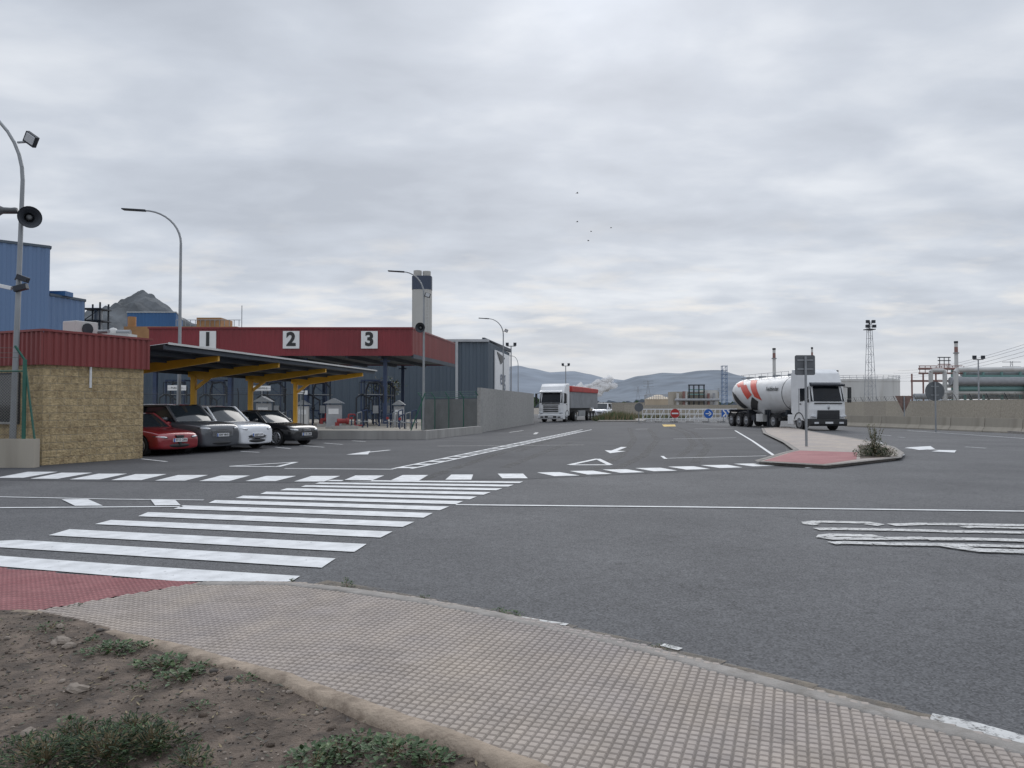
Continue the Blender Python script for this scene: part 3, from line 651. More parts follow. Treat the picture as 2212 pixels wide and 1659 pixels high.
def lamp(base,h,arm,curve_h,tiltx=0,r=.09,label=None,ang=180,flood=None,cat="street lamp",tip_extra=.7):
    t=E("street_lamp",base,0,label,cat,"curved grey street lamps along the forecourt")
    b=B(); hs=h-curve_h; a=R(ang); dx,dy=math.cos(a),math.sin(a)
    b.tube((0,0,0),(tiltx*hs/h,0,hs),r,mGalv,r*.6,n=12); b.tube((0,0,0),(0,0,.5),r*1.25,mGalv,n=12)
    pts=[]
    for i in range(11):
        th=math.pi/2*i/10; pts.append((tiltx*hs/h+dx*arm*(1-math.cos(th)),dy*arm*(1-math.cos(th)),hs+curve_h*math.sin(th)))
    b.path(pts,r*.6,mGalv,n=8,r1=r*.38); b.obj("pole",parent=t)
    b=B(); p=Vector(pts[-1]); d=Vector((dx,dy,.06))
    b.beam(p-d*.1,p+d*.35,.16,.09,mSteelD); b.beam(p+d*.25,p+d*(.25+tip_extra),.3,.06,mSteelD); b.obj("lamp_head",parent=t,bevel=.02)
    if flood:
        b=B(); z,sx=flood; b.beam((0,0,z-.05),(sx*.3,-.05,z-.05),.05,.05,mGalv)
        mt=Matrix.Rotation(R(35)*sx,3,'Y')@Matrix.Rotation(R(20),3,'X'); b.box((sx*.42,-.1,z),(.34,.12,.3),mSteelD,mtx=mt); b.box((sx*.42,-.165,z-.01),(.27,.02,.23),mLens,mtx=mt); b.obj("floodlight",parent=t,bevel=.01)
    return t
t1=lamp((-13.07,20.15,0),9.75,2.2,2.2,tiltx=.2,r=.085,label="tall grey lamp with speakers and cameras beside gatehouse",flood=(8.6,1))
horn(t1,(.4,-.1,6.52),R(-52),.44); horn(t1,(-.3,-.1,6.72),R(-165),.44)
b=B(); b.beam((-.4,0,6.68),(.4,0,6.68),.05,.05,mSteelD); b.obj("speaker_bracket",parent=t1)
for (cc,dd,mm,an) in [((.28,-.12,4.92),(.3,.14,.14),mSteelD,20),((.22,-.1,4.68),(.34,.15,.15),mSteelD,-15),((-.18,-.1,4.7),(.34,.1,.1),mWhite,12)]:
    b=B(); b.box(cc,dd,mm,mtx=Matrix.Rotation(R(an),3,'Y')); b.beam(cc,(0,0,cc[2]),.04,.04,mSteelD); b.obj("security_camera",parent=t1,bevel=.01)
lamp((-14.93,34.5,0),10.4,1.7,1.5,label="tall grey curved street lamp behind the car shelter")
t3=lamp((-5.63,49,0),10.15,1.35,1.5,label="tall grey curved street lamp with speaker beside canopy",flood=(8.65,.6))
horn(t3,(-.15,-.2,6.55),R(-100),.5)
lamp((-.86,76,0),10.2,1.5,1.6,label="tall grey curved street lamp beside concrete wall",flood=(9.0,.7))
lamp((1.05,132,0),10.1,1.0,1.6,label="distant grey street lamp behind the concrete wall")
def mast(u,vt,Y,label,kindn="floodlight_mast"):
    p=PY(u,vt,Y); t=E(kindn,(p.x,Y,0),0,label,"floodlight mast")
    b=B(); b.tube((0,0,0),(0,0,p.z-.3),.11,mGalvL,.07,n=8); b.obj("pole",parent=t)
    b=B(); b.beam((-.6,0,p.z-.35),(.6,0,p.z-.35),.08,.08,mSteelD); b.box((-.5,-.1,p.z-.1),(.4,.2,.4),mSteelD); b.box((.5,-.1,p.z-.1),(.4,.2,.4),mSteelD); b.obj("floodlight",parent=t)
mast(1104,742,100,"thin grey mast with small lamps behind wall"); mast(1222,786,130,"thin grey mast with two small floodlights")
mast(2113,770,90,"thin grey mast with lamp behind the concrete wall")

# ---------------------------------------------------------------- car shelter
dr=Vector((.168,.986,0)).normalized(); nr=Vector((-dr.y,dr.x,0))
sh=E("car_shelter",(0,0,0),0,"long cantilever car shelter with yellow steel frames","shelter")
def tipat(Y): return Vector((-11.5+(Y-24.5)*.1705,Y,0))
b=B()
n0,n1=tipat(25.0)-nr*.25,tipat(44.6)-nr*.25
k0,k1=n0+nr*4.7,n1+nr*4.7
zt,zk=3.62,3.12
N=88
vs=[]
for i in range(N+1):
    t=i/N
    for s_ in range(2):
        p=(n0.lerp(n1,t) if s_==0 else k0.lerp(k1,t)); rib=.045 if i%2 else 0
        vs.append((p.x,p.y,(zt if s_==0 else zk)+rib))
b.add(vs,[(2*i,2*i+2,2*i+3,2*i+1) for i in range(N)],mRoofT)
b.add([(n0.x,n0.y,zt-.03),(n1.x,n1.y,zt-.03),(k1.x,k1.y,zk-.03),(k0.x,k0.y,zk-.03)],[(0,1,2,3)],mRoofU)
b.beam((n0.x,n0.y,zt),(n1.x,n1.y,zt),.03,.07,mWhiteD)
b.obj("roof_sheet",parent=sh)
for t in (.03,.25,.5,.75,.97):
    b=B(); a=n0.lerp(k0,t); c_=n1.lerp(k1,t); z=lerp(zt,zk,t)-.11
    b.beam((a.x,a.y,z),(c_.x,c_.y,z),.07,.14,mRoofU); b.obj("purlin",parent=sh)
for Y in [28.4,33.1,38.0,43.0]:
    tp=tipat(Y); po=tp+nr*4.0; b=B(); zA=2.92
    b.beam((po.x,po.y,0),(po.x,po.y,zA+.02),.2,.24,mYel)
    d=-nr
    def pt(s_,z,sd_): q=po+d*s_+dr*sd_; return (q.x,q.y,z)
    vs=[]
    for (s_,zl,zh) in((-.25,2.86,3.08),(.35,2.72,3.13),(4.0,3.24,3.44)):
        for sd_ in(-.07,.07): vs+= [pt(s_,zl,sd_),pt(s_,zh,sd_)]
    b.add(vs,[(0,1,3,2),(8,10,11,9),(0,4,5,1),(4,8,9,5),(2,3,7,6),(6,7,11,10),(0,2,6,4),(4,6,10,8),(1,5,7,3),(5,9,11,7)],mYel)
    b.beam(pt(.1,2.35,0),pt(.75,2.82,0),.12,.14,mYel)
    b.obj("frame",parent=sh,bevel=.012)

# ---------------------------------------------------------------- cars
def carpaint(name,c,metal=.2): return M(name,c,.3,metal=metal,var=.04,scale=3,coat=1)
def make_car(name,P,loc,rz,label):
    t=E(name,loc,rz,label,P.get('cat',"car"),P.get('grp',"cars parked under the shelter"))
    L,Wd,H=P['L'],P['W'],P['H']; hw=Wd/2; zb=P.get('zb',.18); be=P['belt']; hd=P['hood']; tr=P['trunk']; xw,xf,xr,xb=P['xw'],P['xf'],P['xr'],P['xb']; wr=P['wr']; wb=P['wb']; ax=P.get('ax',.06)
    pm=P['mat']; F_=L/2
    st=[(-F_,tr-.35,.74,zb+.2),(-F_+.03,tr-.16,.84,zb+.1),(-F_+.14,tr-.04,.93,zb+.03),(-F_+.5,tr+.0,.98,zb),(min(xb+.5,-F_+1.1),lerp(tr,be,.7),1,zb),(-.3,be,1,zb),(.4,be-.01,1,zb),(xw-.05,be-.03,1,zb),(xw+.25,lerp(be,hd,.45),.99,zb),(F_-.6,hd+.015,.98,zb),(F_-.25,hd-.035,.955,zb),(F_-.09,hd-.09,.91,zb+.01),(F_-.015,hd-.17,.84,zb+.03),(F_,hd-.26,.79,zb+.08)]
    st.sort(key=lambda q:q[0])
    bd=B(); vs=[]
    for x,z,wf,z0 in st:
        w_=hw*wf
        half=[(.86*w_,z0),(.975*w_,z0+.06),(.985*w_,z0+.3*(z-z0)),(w_,z0+.6*(z-z0)),(.985*w_,z0+.82*(z-z0)),(.91*w_,z-.03),(.84*w_,z-.005),(.45*w_,z+.02)]
        vs+=[(x,-y,zz) for y,zz in half]+[(x,y,zz) for y,zz in half[::-1]]
    m=16; fs=[(i*m+k,i*m+(k+1)%m,(i+1)*m+(k+1)%m,(i+1)*m+k) for i in range(len(st)-1) for k in range(m)]
    fs+= [tuple(range(m))[::-1],tuple(range((len(st)-1)*m,len(st)*m))]
    bd.add(vs,fs,pm,True); bd.mi(mBlackP)
    tmp=bd.obj("tmp_body"); sub=tmp.modifiers.new("s",'SUBSURF'); sub.levels=2; sub.render_levels=2
    cb=B(); cb.mi(pm); xa=[wb/2+ax,-wb/2+ax]
    for x in xa:
        for s_ in(-1,1): cb.tube((x,s_*(hw-.28),wr+.01),(x,s_*(hw+.2),wr+.01),wr+.045,mBlackP,n=28)
    cut=cb.obj("tmp_cut"); bo=tmp.modifiers.new("b",'BOOLEAN'); bo.operation='DIFFERENCE'; bo.object=cut; bo.solver='EXACT'
    bpy.context.view_layer.update(); dg=bpy.context.evaluated_depsgraph_get(); me=bpy.data.meshes.new_from_object(tmp.evaluated_get(dg))
    bpy.data.objects.remove(tmp); bpy.data.objects.remove(cut)
    bo_=bpy.data.objects.new("body",me); COL.objects.link(bo_); bo_.parent=t
    wB=hw*.91; wR=hw*P.get('rw',.72); Hs=H-.07; zB=be-.03
    def scr(s_,y):
        x=lerp(xw,xf,s_)-.10*y*y*(1-.3*s_); z=lerp(zB,Hs,s_**.94); return (x,y*lerp(wB*.93,wR*.97,s_),z)
    b=B(); n_=6; vs=[]
    for i in range(n_+1):
        for j in range(9): vs.append(scr(i/n_,lerp(-1,1,j/8)))
    b.add(vs,[(i*9+j,i*9+j+1,(i+1)*9+j+1,(i+1)*9+j) for i in range(n_) for j in range(8)],mGlass,True)
    b.obj("windscreen",parent=t,recalc=False)
    for s_ in(-1,1):
        b=B(); a0=scr(0,s_);a1=scr(1,s_)
        pts=[(a0[0]-.08,wB*.955,zB),(a1[0]-.06,wR,Hs-.03),((xf+xr)/2,wR+.015,Hs),(xr,wR,Hs-.04),(xb+.28,wB*.96,zB+.03),((xf+xr)/2,wB*.985,zB)]
        b.add([(p[0],s_*p[1],p[2]) for p in pts],[(0,1,2,3,4,5)],mGlass); b.obj("side_window",parent=t)
    b=B(); b.add([(xb,-wB*.86,zB+.02),(xb,wB*.86,zB+.02),(xr-.02,wR*.93,Hs-.02),(xr-.02,-wR*.93,Hs-.02)],[(0,1,2,3)],mGlass); b.obj("rear_window",parent=t)
    b=B(); nx=8; ny=8; vs=[]
    for i in range(nx+1):
        x=lerp(xf+.0,xr-.12,i/nx); tt=abs(2*i/nx-1)
        for j in range(ny+1):
            y=lerp(-1,1,j/ny); fr=-.1*y*y if i==0 else 0
            vs.append((x+fr,y*(wR+.03),Hs-.01+.08*(1-y**4)*(1-.6*tt**3)-(.03 if i==nx else 0)))
    b.add(vs,[(i*(ny+1)+j,(i+1)*(ny+1)+j,(i+1)*(ny+1)+j+1,i*(ny+1)+j+1) for i in range(nx) for j in range(ny)],pm,True)
    for s_ in(-1,1):
        a=[scr(k/4,s_*1.02) for k in range(5)]
        a[0]=(a[0][0]+.04,a[0][1],a[0][2]-.02)
        b.path(a+[((xf+xr)/2,s_*(wR+.03),Hs+.005),(xr,s_*(wR+.01),Hs-.03),(xb,s_*wB*.9,zB-.01)],.045,pm,n=8)
        xm=(xf+xr)/2-.05; b.beam((xm-.0,s_*(wB+.0),zB-.02),(xm-.04,s_*(wR+.025),Hs),.03,.1,mBlackP)
        b.add([(xb-.02,s_*wB*.9,zB-.02),(xb+.4,s_*(wB*.975),zB-.02),(xr+.18,s_*(wR+.02),Hs-.03),(xr-.06,s_*(wR+.0),Hs-.04)],[(0,1,2,3)],pm)
    b.obj("roof",parent=t)
    fx=F_; hz_=hd-.2+P.get('hlz',0); hh=P.get('hlh',.06)
    for s_ in(-1,1):
        mt=Matrix.Rotation(s_*R(32),3,'Z')@Matrix.Rotation(s_*R(6),3,'X')
        b=B(); b.ball((fx-.15,s_*hw*.7,hz_),1,mBlackP,n=16,sc=(.13,.235,hh*1.25),mtx=mt); b.ball((fx-.13,s_*hw*.7,hz_+.005),1,mLens,n=16,sc=(.135,.205,hh*.9),mtx=mt); b.obj("headlight",parent=t)
        b=B(); b.ball((xw-.42,s_*(hw+.07),be+.06),1,P.get('mir',pm),n=12,sc=(.09,.13,.08)); b.obj("mirror",parent=t)
        for x in(.05,-.95):
            b=B(); b.box((x,s_*(hw-.005),be-.2),(.18,.03,.025),P.get('hnd',pm)); b.obj("handle",parent=t)
        for x in(xw-.28,(xf+xr)/2-.05,-wb/2+.45):
            b=B(); b.box((x,s_*(hw-.008),lerp(zb,be,.55)),(.012,.012,(be-zb)*.62),mBlackP); b.obj("door_seam",parent=t)
        b=B(); b.box((0,s_*(hw-.02),zb+.07),(wb-2*wr-.15,.06,.1),mBlackP); b.obj("side_skirt",parent=t)
    b=B(); gw=P.get('gw',.42); gz=P.get('gz',hd-.3); gh=P.get('gh',.09)
    if P.get('vee'): b.add([(fx-.05,-gw,gz+gh),(fx-.05,gw,gz+gh),(fx+.02,0,gz-gh*1.3),(fx+.035,-gw*.9,gz+gh*.9),(fx+.035,gw*.9,gz+gh*.9),(fx+.04,0,gz-gh*1.2)],[(3,4,5),(0,3,5,2),(1,2,5,4),(0,1,4,3)],mBlackP)
    else: b.ball((fx-.07,0,gz),1,mBlackP,n=20,sc=(.1,gw,gh))
    for k in range(P.get('bars',3)): zz=gz-gh*.6+gh*1.2*(k+.5)/max(1,P.get('bars',3)); b.bb(fx-.02,fx+.034,-gw*.75,gw*.75,zz-.008,zz+.004,mRim)
    b.obj("grille",parent=t)
    b=B(); b.ball((fx-.06,0,zb+.15),1,mBlackP,n=20,sc=(.09,hw*.6,.085))
    for s_ in(-1,1): b.ball((fx-.11,s_*hw*.72,zb+.2),1,mBlackP,n=12,sc=(.1,.12,.07),mtx=Matrix.Rotation(s_*R(25),3,'Z'))
    b.obj("air_intake",parent=t)
    if P.get('plate'):
        b=B(); pz=P.get('pz',zb+.3); b.bb(fx-.02,fx+.045,-.26,.26,pz-.055,pz+.055,mWhite); b.bb(fx+.045,fx+.047,-.26,-.215,pz-.055,pz+.055,mBlueS); b.obj("number_plate",parent=t)
        text(P['plate'],"plate_lettering",.1,mBlackP,t,(fx+.049,.02,pz),frame((0,1,0),(0,0,1)),ext=.001,bold=.002)
    for x in xa:
        for s_ in(-1,1):
            wh=E("wheel",(x,s_*(hw-.11),wr)); wh.parent=t
            b=B(); b.tube((0,-.1,0),(0,.1,0),wr,mBlack,n=28); b.obj("tyre",parent=wh,bevel=.025)
            b=B(); b.tube((0,s_*.09,0),(0,s_*.104,0),wr*.68,mBlackP,n=24); b.tube((0,s_*.1,0),(0,s_*.12,0),wr*.14,P.get('rim',mRim),n=12)
            for k in range(10):
                a=k*2*math.pi/10; b.beam((0,s_*.11,0),(math.cos(a)*wr*.66,s_*.108,math.sin(a)*wr*.66),.02,.04,P.get('rim',mRim))
            pr=[(math.cos(q*math.pi/12)*wr*.68,s_*.106,math.sin(q*math.pi/12)*wr*.68) for q in range(25)]
            b.path(pr,.016,P.get('rim',mRim),n=4); b.obj("rim",parent=wh)
    return t
hdg=R(-26); hv=Vector((math.cos(hdg),math.sin(hdg),0))
def place(u,v,L):
    p=G(u,v); return p-hv*L/2
cr_=carpaint("car_red",(.25,.012,.018)); cgr=carpaint("car_dark_grey",(.085,.092,.105),.3); cwh=carpaint("car_white",(.75,.77,.8),0); cbk=carpaint("car_black",(.012,.013,.016),.1)
make_car("parked_car",dict(L=4.2,W=1.76,H=1.38,belt=.92,hood=.8,trunk=.98,xw=.85,xf=.2,xr=-.95,xb=-1.9,wr=.32,wb=2.55,mat=cr_,gw=.17,gh=.16,gz=.5,vee=1,bars=0,hlh=.05,plate="2715 CRN",pz=.5),place(388,984,4.2),hdg,"dark red coupe parked beside the yellow gatehouse")
make_car("parked_car",dict(L=4.6,W=1.86,H=1.66,belt=1.08,hood=1.02,trunk=1.12,xw=1.1,xf=.5,xr=-1.65,xb=-2.1,wr=.36,wb=2.8,mat=cgr,gw=.6,gh=.17,gz=.66,hlh=.06,rw=.76,plate="4397 MHS",pz=.6,bars=5),place(480,977,4.6),hdg,"dark grey family suv parked under the shelter")
make_car("parked_car",dict(L=4.5,W=1.82,H=1.6,belt=1.04,hood=.96,trunk=1.08,xw=1.1,xf=.5,xr=-1.35,xb=-2.0,wr=.35,wb=2.65,mat=cwh,gw=.6,gh=.13,gz=.48,hlh=.045,rw=.74,mir=mBlackP,plate="6207 LVT",pz=.54,bars=2),place(556,971,4.5),hdg,"white crossover car parked under the shelter")
make_car("parked_car",dict(L=4.45,W=1.74,H=1.42,belt=.94,hood=.83,trunk=1.0,xw=.85,xf=.22,xr=-.85,xb=-1.55,wr=.32,wb=2.72,mat=cbk,gw=.28,gh=.08,gz=.62,hlh=.06,plate="7140 CMX",pz=.46,bars=4),place(662,962,4.45),hdg,"black saloon car parked at end of the row")
make_car("white_van",dict(L=4.9,W=1.95,H=1.9,belt=1.2,hood=1.12,trunk=1.25,xw=1.75,xf=1.15,xr=-2.2,xb=-2.35,wr=.34,wb=3.1,mat=cwh,gw=.5,gh=.12,gz=.75,hlh=.09,rw=.82,bars=1,cat="van",grp="vehicles on the far road"),(PY(1301,876,93).x,93,0),math.atan2(-.93,-.25),"distant white van waiting beyond the verge")

# ---------------------------------------------------------------- trucks
def wheel(t,x,y,r,s_,w_=.3,rim=None):
    wh=E("wheel",(x,y,r)); wh.parent=t; rim=rim or mRim
    b=B(); b.tube((0,-w_/2,0),(0,w_/2,0),r,mBlack,n=24); b.obj("tyre",parent=wh,bevel=.03)
    b=B(); b.tube((0,s_*w_*.5,0),(0,s_*(w_*.5+.012),0),r*.62,rim,n=20); b.tube((0,s_*w_*.5,0),(0,s_*(w_*.5+.08),0),r*.22,rim,r*.18,n=12); b.obj("rim",parent=wh)
def cab(t,H=3.75,trim=mBlackP,visor=True,lower=mBlackP,dark=True):
    b=B(); pr=[(-2.15,.6),(-.05,.6),(0,.9),(.03,1.35),(-.02,1.9),(-.26,2.85),(-.62,H-.3),(-1.0,H-.05),(-2.15,H)]
    n_=len(pr); ys=[(-1.24,0),(-1.0,.09),(0,.13),(1.0,.09),(1.24,0)]; vs=[]
    for y,bu in ys:
        for i,(x,z) in enumerate(pr): vs.append((x+(bu if 1<=i<=6 else 0)-.13,y,z))
    b.add(vs,[(i*n_+k,(i+1)*n_+k,(i+1)*n_+(k+1)%n_,i*n_+(k+1)%n_) for i in range(4) for k in range(n_)]+[tuple(range(n_)),tuple(range(4*n_,5*n_))[::-1]],mWhite); b.obj("cab",parent=t,bevel=.07)
    def f(z,y,o=.02): return lerp(-.02,-.26,(z-1.9)/.95)+o-.13*(abs(y)/1.1)**2*.6
    b=B(); vs=[]
    for z in(1.86,2.3,2.82):
        for j in range(9): y=lerp(-1,1,j/8); vs.append((f(z,y*1.1,.018),y*lerp(1.15,1.08,(z-1.86)/.96),z))
    b.add(vs,[(i*9+j,i*9+j+1,(i+1)*9+j+1,(i+1)*9+j) for i in range(2) for j in range(8)],mGlassT,True); b.obj("windscreen",parent=t,recalc=False)
    for s_ in(-1,1):
        b=B(); b.add([(-.4,s_*1.262,1.95),(-1.2,s_*1.262,1.85),(-1.2,s_*1.262,2.7),(-.52,s_*1.262,2.7)],[(0,1,2,3)],mGlassT); b.obj("side_window",parent=t)
        b=B(); b.box((-.0,s_*1.46,2.4),(.16,.2,.75),mBlackP); b.box((-.0,s_*1.44,1.9),(.16,.22,.22),mBlackP); b.beam((-.25,s_*1.2,2.8),(-.02,s_*1.42,2.75),.05,.05,mBlackP); b.obj("mirror",parent=t,bevel=.04)
        b=B(); b.box((-.0,s_*1.0,.92),(.14,.4,.13),mLens,mtx=Matrix.Rotation(s_*R(-16),3,'Z')@Matrix.Rotation(s_*R(10),3,'X')); b.obj("headlight",parent=t,bevel=.04)
        b=B(); b.beam((-1.35,s_*1.245,1.1),(-1.35,s_*1.245,2.7),.01,.03,mSteelD); b.obj("door_seam",parent=t)
        b=B(); b.box((-1.15,s_*1.25,1.7),(.2,.04,.06),mBlackP); b.obj("handle",parent=t)
        b=B(); pts=[(-1.35+.62*math.cos(a),s_*1.12,.52+.62*math.sin(a)) for a in [math.pi*k/10 for k in range(11)]]
        for i in range(10): b.beam(pts[i],pts[i+1],.3,.05,mBlackP)
        b.obj("mudguard",parent=t)
    b=B()
    if dark:
        b.prismY([(-.1,1.3),(.05,1.3),(.06,1.05),(.05,.72),(-.1,.72)],-.74,.74,mBlackP)
        for k in range(4): b.bb(.05,.075,-.66,.66,.8+k*.13,.82+k*.13,mSteelD)
        b.bb(.0,.03,-.95,.95,1.7,1.78,mBlackP); b.ball((.04,0,1.5),1,mRim,n=8,sc=(.03,.1,.15))
    else:
        for k in range(4): b.bb(-.1,.045,-.75,.75,1.0+k*.17,1.1+k*.17,mBlackP)
        b.bb(-.1,.04,-.9,.9,1.72,1.82,mBlackP)
    b.obj("grille",parent=t,bevel=.02)
    b=B(); b.prismY([(-.7,.3),(.02,.3),(.08,.42),(.08,.7),(-.0,.76),(-.7,.76)],-1.25,1.25,lower)
    for s_ in(-1,1): b.box((.08,s_*.85,.5),(.03,.3,.12),mLens if dark else mBlackP)
    b.bb(.07,.09,-.6,.6,.42,.6,mBlackP)
    b.obj("bumper",parent=t,bevel=.04)
    b=B(); b.bb(.09,.11,-.26,.26,.45,.57,mWhite); b.obj("number_plate",parent=t)
    b=B(); b.prismY([(-.2,2.82),(.1,2.84),(.12,2.95),(-.32,3.08)],-1.12,1.12,mSteelD if visor=='dark' else mWhite); b.obj("sun_visor",parent=t,bevel=.03)
    for y0,y1 in((-.5,.1),(.2,.75)):
        b=B(); b.beam((-.0,y0,1.97),(-.07,y1,2.22),.02,.02,mBlackP); b.obj("wiper",parent=t)
tk=E("tanker_truck",(20.05,48.8,0),math.atan2(-.988,.154)+R(-.5),"white articulated tanker truck with orange and black stripes","truck")
cab(tk,4.0,visor='dark')
b=B(); b.bb(-2.9,-2.15,-1.22,-.8,.35,1.0,mWhite); b.obj("side_tank",parent=tk,bevel=.04)
b=B(); b.bb(-2.45,-2.28,-1.2,1.2,1.1,3.8,mWhite); b.obj("air_deflector",parent=tk,bevel=.04)
b=B(); b.bb(-12.6,-2.2,-.45,.45,.85,1.15,mSteelD)
for x in (-3.3,-6.3,-9,-12.2): b.bb(x-.1,x+.1,-1.1,1.1,.95,1.3,mSteelD)
b.bb(-7.6,-6.6,-1.15,-.6,.45,1.0,mWhiteD); b.bb(-8.4,-7.8,-1.15,-.7,.5,.9,mSteelD); b.bb(-12.7,-12.6,-1.2,1.2,.5,.9,mWhite); b.bb(-4.2,-3.9,-1.2,1.2,.55,.75,mBlackP)
for x in(-5.6,-5.9): b.beam((x,-1.1,.1),(x,-1.1,1.3),.1,.1,mSteelD)
b.obj("chassis",parent=tk)
prof=[(-2.7,.3,2.75,1),(-2.75,.7,2.68,1),(-2.95,1.05,2.55,1),(-3.5,1.22,2.45,1.02),(-4.6,1.25,2.42,1.08),(-6.0,1.27,2.4,1.22),(-7.2,1.27,2.4,1.28),(-8.4,1.27,2.4,1.18),(-9.8,1.25,2.42,1.05),(-11.1,1.2,2.45,1),(-11.9,1.05,2.52,1),(-12.3,.72,2.6,1),(-12.5,.3,2.65,1),(-12.55,.02,2.65,1)]
b=B(); NN=40; vs=[]
for x,r,zc_,dn in prof:
    for k in range(NN):
        a=2*math.pi*k/NN; vs.append((x,r*math.cos(a),zc_+r*math.sin(a)*(1.0 if math.sin(a)>0 else dn)))
b.add(vs,[(i*NN+k,i*NN+(k+1)%NN,(i+1)*NN+(k+1)%NN,(i+1)*NN+k) for i in range(len(prof)-1) for k in range(NN)]+[tuple(range(NN))],mTank,True)
b.obj("tank",parent=tk)
def tr_(x):
    for i in range(len(prof)-1):
        if prof[i+1][0]<=x<=prof[i][0]:
            t=(x-prof[i][0])/(prof[i+1][0]-prof[i][0]); return [lerp(prof[i][q],prof[i+1][q],t) for q in(1,2,3)]
    return 1.24,2.3,1
def patch(c,mat,o=.012):
    b=B(); nn=10; vs=[]
    for i in range(nn+1):
        for j in range(nn+1):
            s_,t_=i/nn,j/nn
            x=lerp(lerp(c[0][0],c[1][0],s_),lerp(c[3][0],c[2][0],s_),t_); a=lerp(lerp(c[0][1],c[1][1],s_),lerp(c[3][1],c[2][1],s_),t_)
            r,zc_,dn=tr_(x); r+=o; vs.append((x,-r*math.cos(R(a)),zc_+r*math.sin(R(a))*(1 if a>0 else dn)))
    b.add(vs,[(i*(nn+1)+j,(i+1)*(nn+1)+j,(i+1)*(nn+1)+j+1,i*(nn+1)+j+1) for i in range(nn) for j in range(nn)],mat,True); b.obj("tank_stripe",parent=tk)
for c,mt,o in [([(-11.9,12),(-10.9,0),(-9.4,-45),(-10.6,-58)],mBlackP,.016),([(-11.5,42),(-10.6,26),(-9.9,36),(-10.7,58)],mOrange,.012),([(-9.4,60),(-8.3,58),(-6.5,-16),(-7.6,-6)],mOrange,.014),([(-10.3,30),(-9.5,38),(-8.0,0),(-8.8,-14)],mOrange,.02),([(-8.0,-6),(-7.1,-18),(-7.9,-46),(-9.0,-50)],mBlackP,.017),([(-3.6,-70),(-3.68,-70),(-3.68,75),(-3.6,75)],mSteelD,.012)]: patch(c,mt,o)
text("Feldbinder","tank_lettering",.42,mBlackP,tk,(-4.9,-1.275,2.75),frame((1,0,0),(0,.12,1)),bold=.006)
b=B()
for x in(-4.5,-6.7,-8.9,-10.9): b.tube((x,0,3.55),(x,0,3.8),.28,mGalv,n=14)
b.bb(-11.4,-4,-.55,-.5,3.66,3.7,mGalv)
for i in range(8): b.tube((-4-i,-.52,3.5),(-4-i,-.52,3.95),.015,mGalv,n=4)
b.tube((-4,-.52,3.95),(-11.4,-.52,3.95),.018,mGalv,n=4)
b.obj("walkway",parent=tk)
for x in(-5.6,-7.2,-8.6):
    b=B(); b.tube((x,0,1.25),(x,0,.6),.5,mWhiteD,.12,n=14); b.obj("hopper_outlet",parent=tk)
for x in(-1.35,-4.9):
    for s_ in(-1,1): wheel(tk,x,s_*1.08,.5,s_)
for x in(-9.1,-10.4,-11.7):
    for s_ in(-1,1): wheel(tk,x,s_*1.05,.5,s_,.35)
for x in(-4.9,-9.1,-10.4,-11.7):
    for s_ in(-1,1):
        b=B(); pts=[(x+.58*math.cos(a),s_*1.05,.5+.58*math.sin(a)) for a in [math.pi*k/8 for k in range(9)]]
        for i in range(8): b.beam(pts[i],pts[i+1],.42,.03,mBlackP)
        b.obj("mudguard",parent=tk)
tp=E("tipper_truck",(3.72,74,0),math.atan2(-.93,-.34),"white articulated tipper truck with red tarpaulin cover","truck")
cab(tp,3.75,visor=True,lower=mWhite,dark=False)
b=B(); b.bb(-13.6,-2.9,-1.25,1.25,1.35,3.15,mBodyG)
for i in range(24):
    x=-3.1-i*.45
    for s_ in(-1,1): b.bb(x-.04,x+.04,s_*1.28-.03,s_*1.28+.03,1.35,3.15,mGalvL)
b.obj("tipper_body",parent=tp)
b=B(); b.prismY([(-2.8,2.95),(-13.7,2.95),(-13.7,3.42),(-8,3.52),(-2.8,3.55)],-1.36,1.36,mTarp); b.obj("tarpaulin",parent=tp,bevel=.08)
b=B(); b.bb(-13.4,-2.2,-.45,.45,.9,1.35,mSteelD); b.bb(-8.5,-5.8,-1.2,-1.1,.5,1.1,mGalv); b.bb(-8.5,-5.8,1.1,1.2,.5,1.1,mGalv); b.obj("chassis",parent=tp)
for x in(-1.35,-4.6,-9.9,-11.2,-12.5):
    for s_ in(-1,1): wheel(tp,x,s_*1.06,.5,s_)

# ---------------------------------------------------------------- loading canopy
ca_=E("loading_canopy",(0,0,0),0,"large dark red loading canopy numbered one two three","canopy")
A=PY(322,710,58); Cn=PY(890,710,58); D=PY(982,743,72.5)
x0,x1=A.x,Cn.x; zt=Cn.z; zb_=zt-2.05; dx=D.x-Cn.x
b=B(); b.corr((x0,58),(x1,58),zb_,zt,mRedMet2,.4,.03); b.corr((x1,58),(x1+dx,72.5),zb_+.05,zt,mRedMet,.4,.05); b.corr((x1+dx,72.5),(x0,72.5),zb_,zt,mRedMet2,1,.03); b.corr((x0,72.5),(x0,58),zb_,zt,mRedMet2,1,.03)
b.add([(x0,58,zt),(x1,58,zt),(x1+dx,72.5,zt),(x0,72.5,zt)],[(0,1,2,3)],mRedMet2)
b.beam((x0-.05,57.95,zt+.05),(x1+.05,57.95,zt+.05),.16,.12,mRedMet2); b.beam((x1,57.95,zt+.05),(x1+dx,72.5,zt+.05),.16,.12,mRedMet)
b.obj("fascia",parent=ca_)
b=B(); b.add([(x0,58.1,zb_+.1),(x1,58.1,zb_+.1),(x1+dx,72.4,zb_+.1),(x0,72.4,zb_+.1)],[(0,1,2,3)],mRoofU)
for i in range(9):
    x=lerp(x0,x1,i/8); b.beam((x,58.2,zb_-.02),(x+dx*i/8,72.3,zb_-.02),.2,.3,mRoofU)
b.obj("ceiling",parent=ca_)
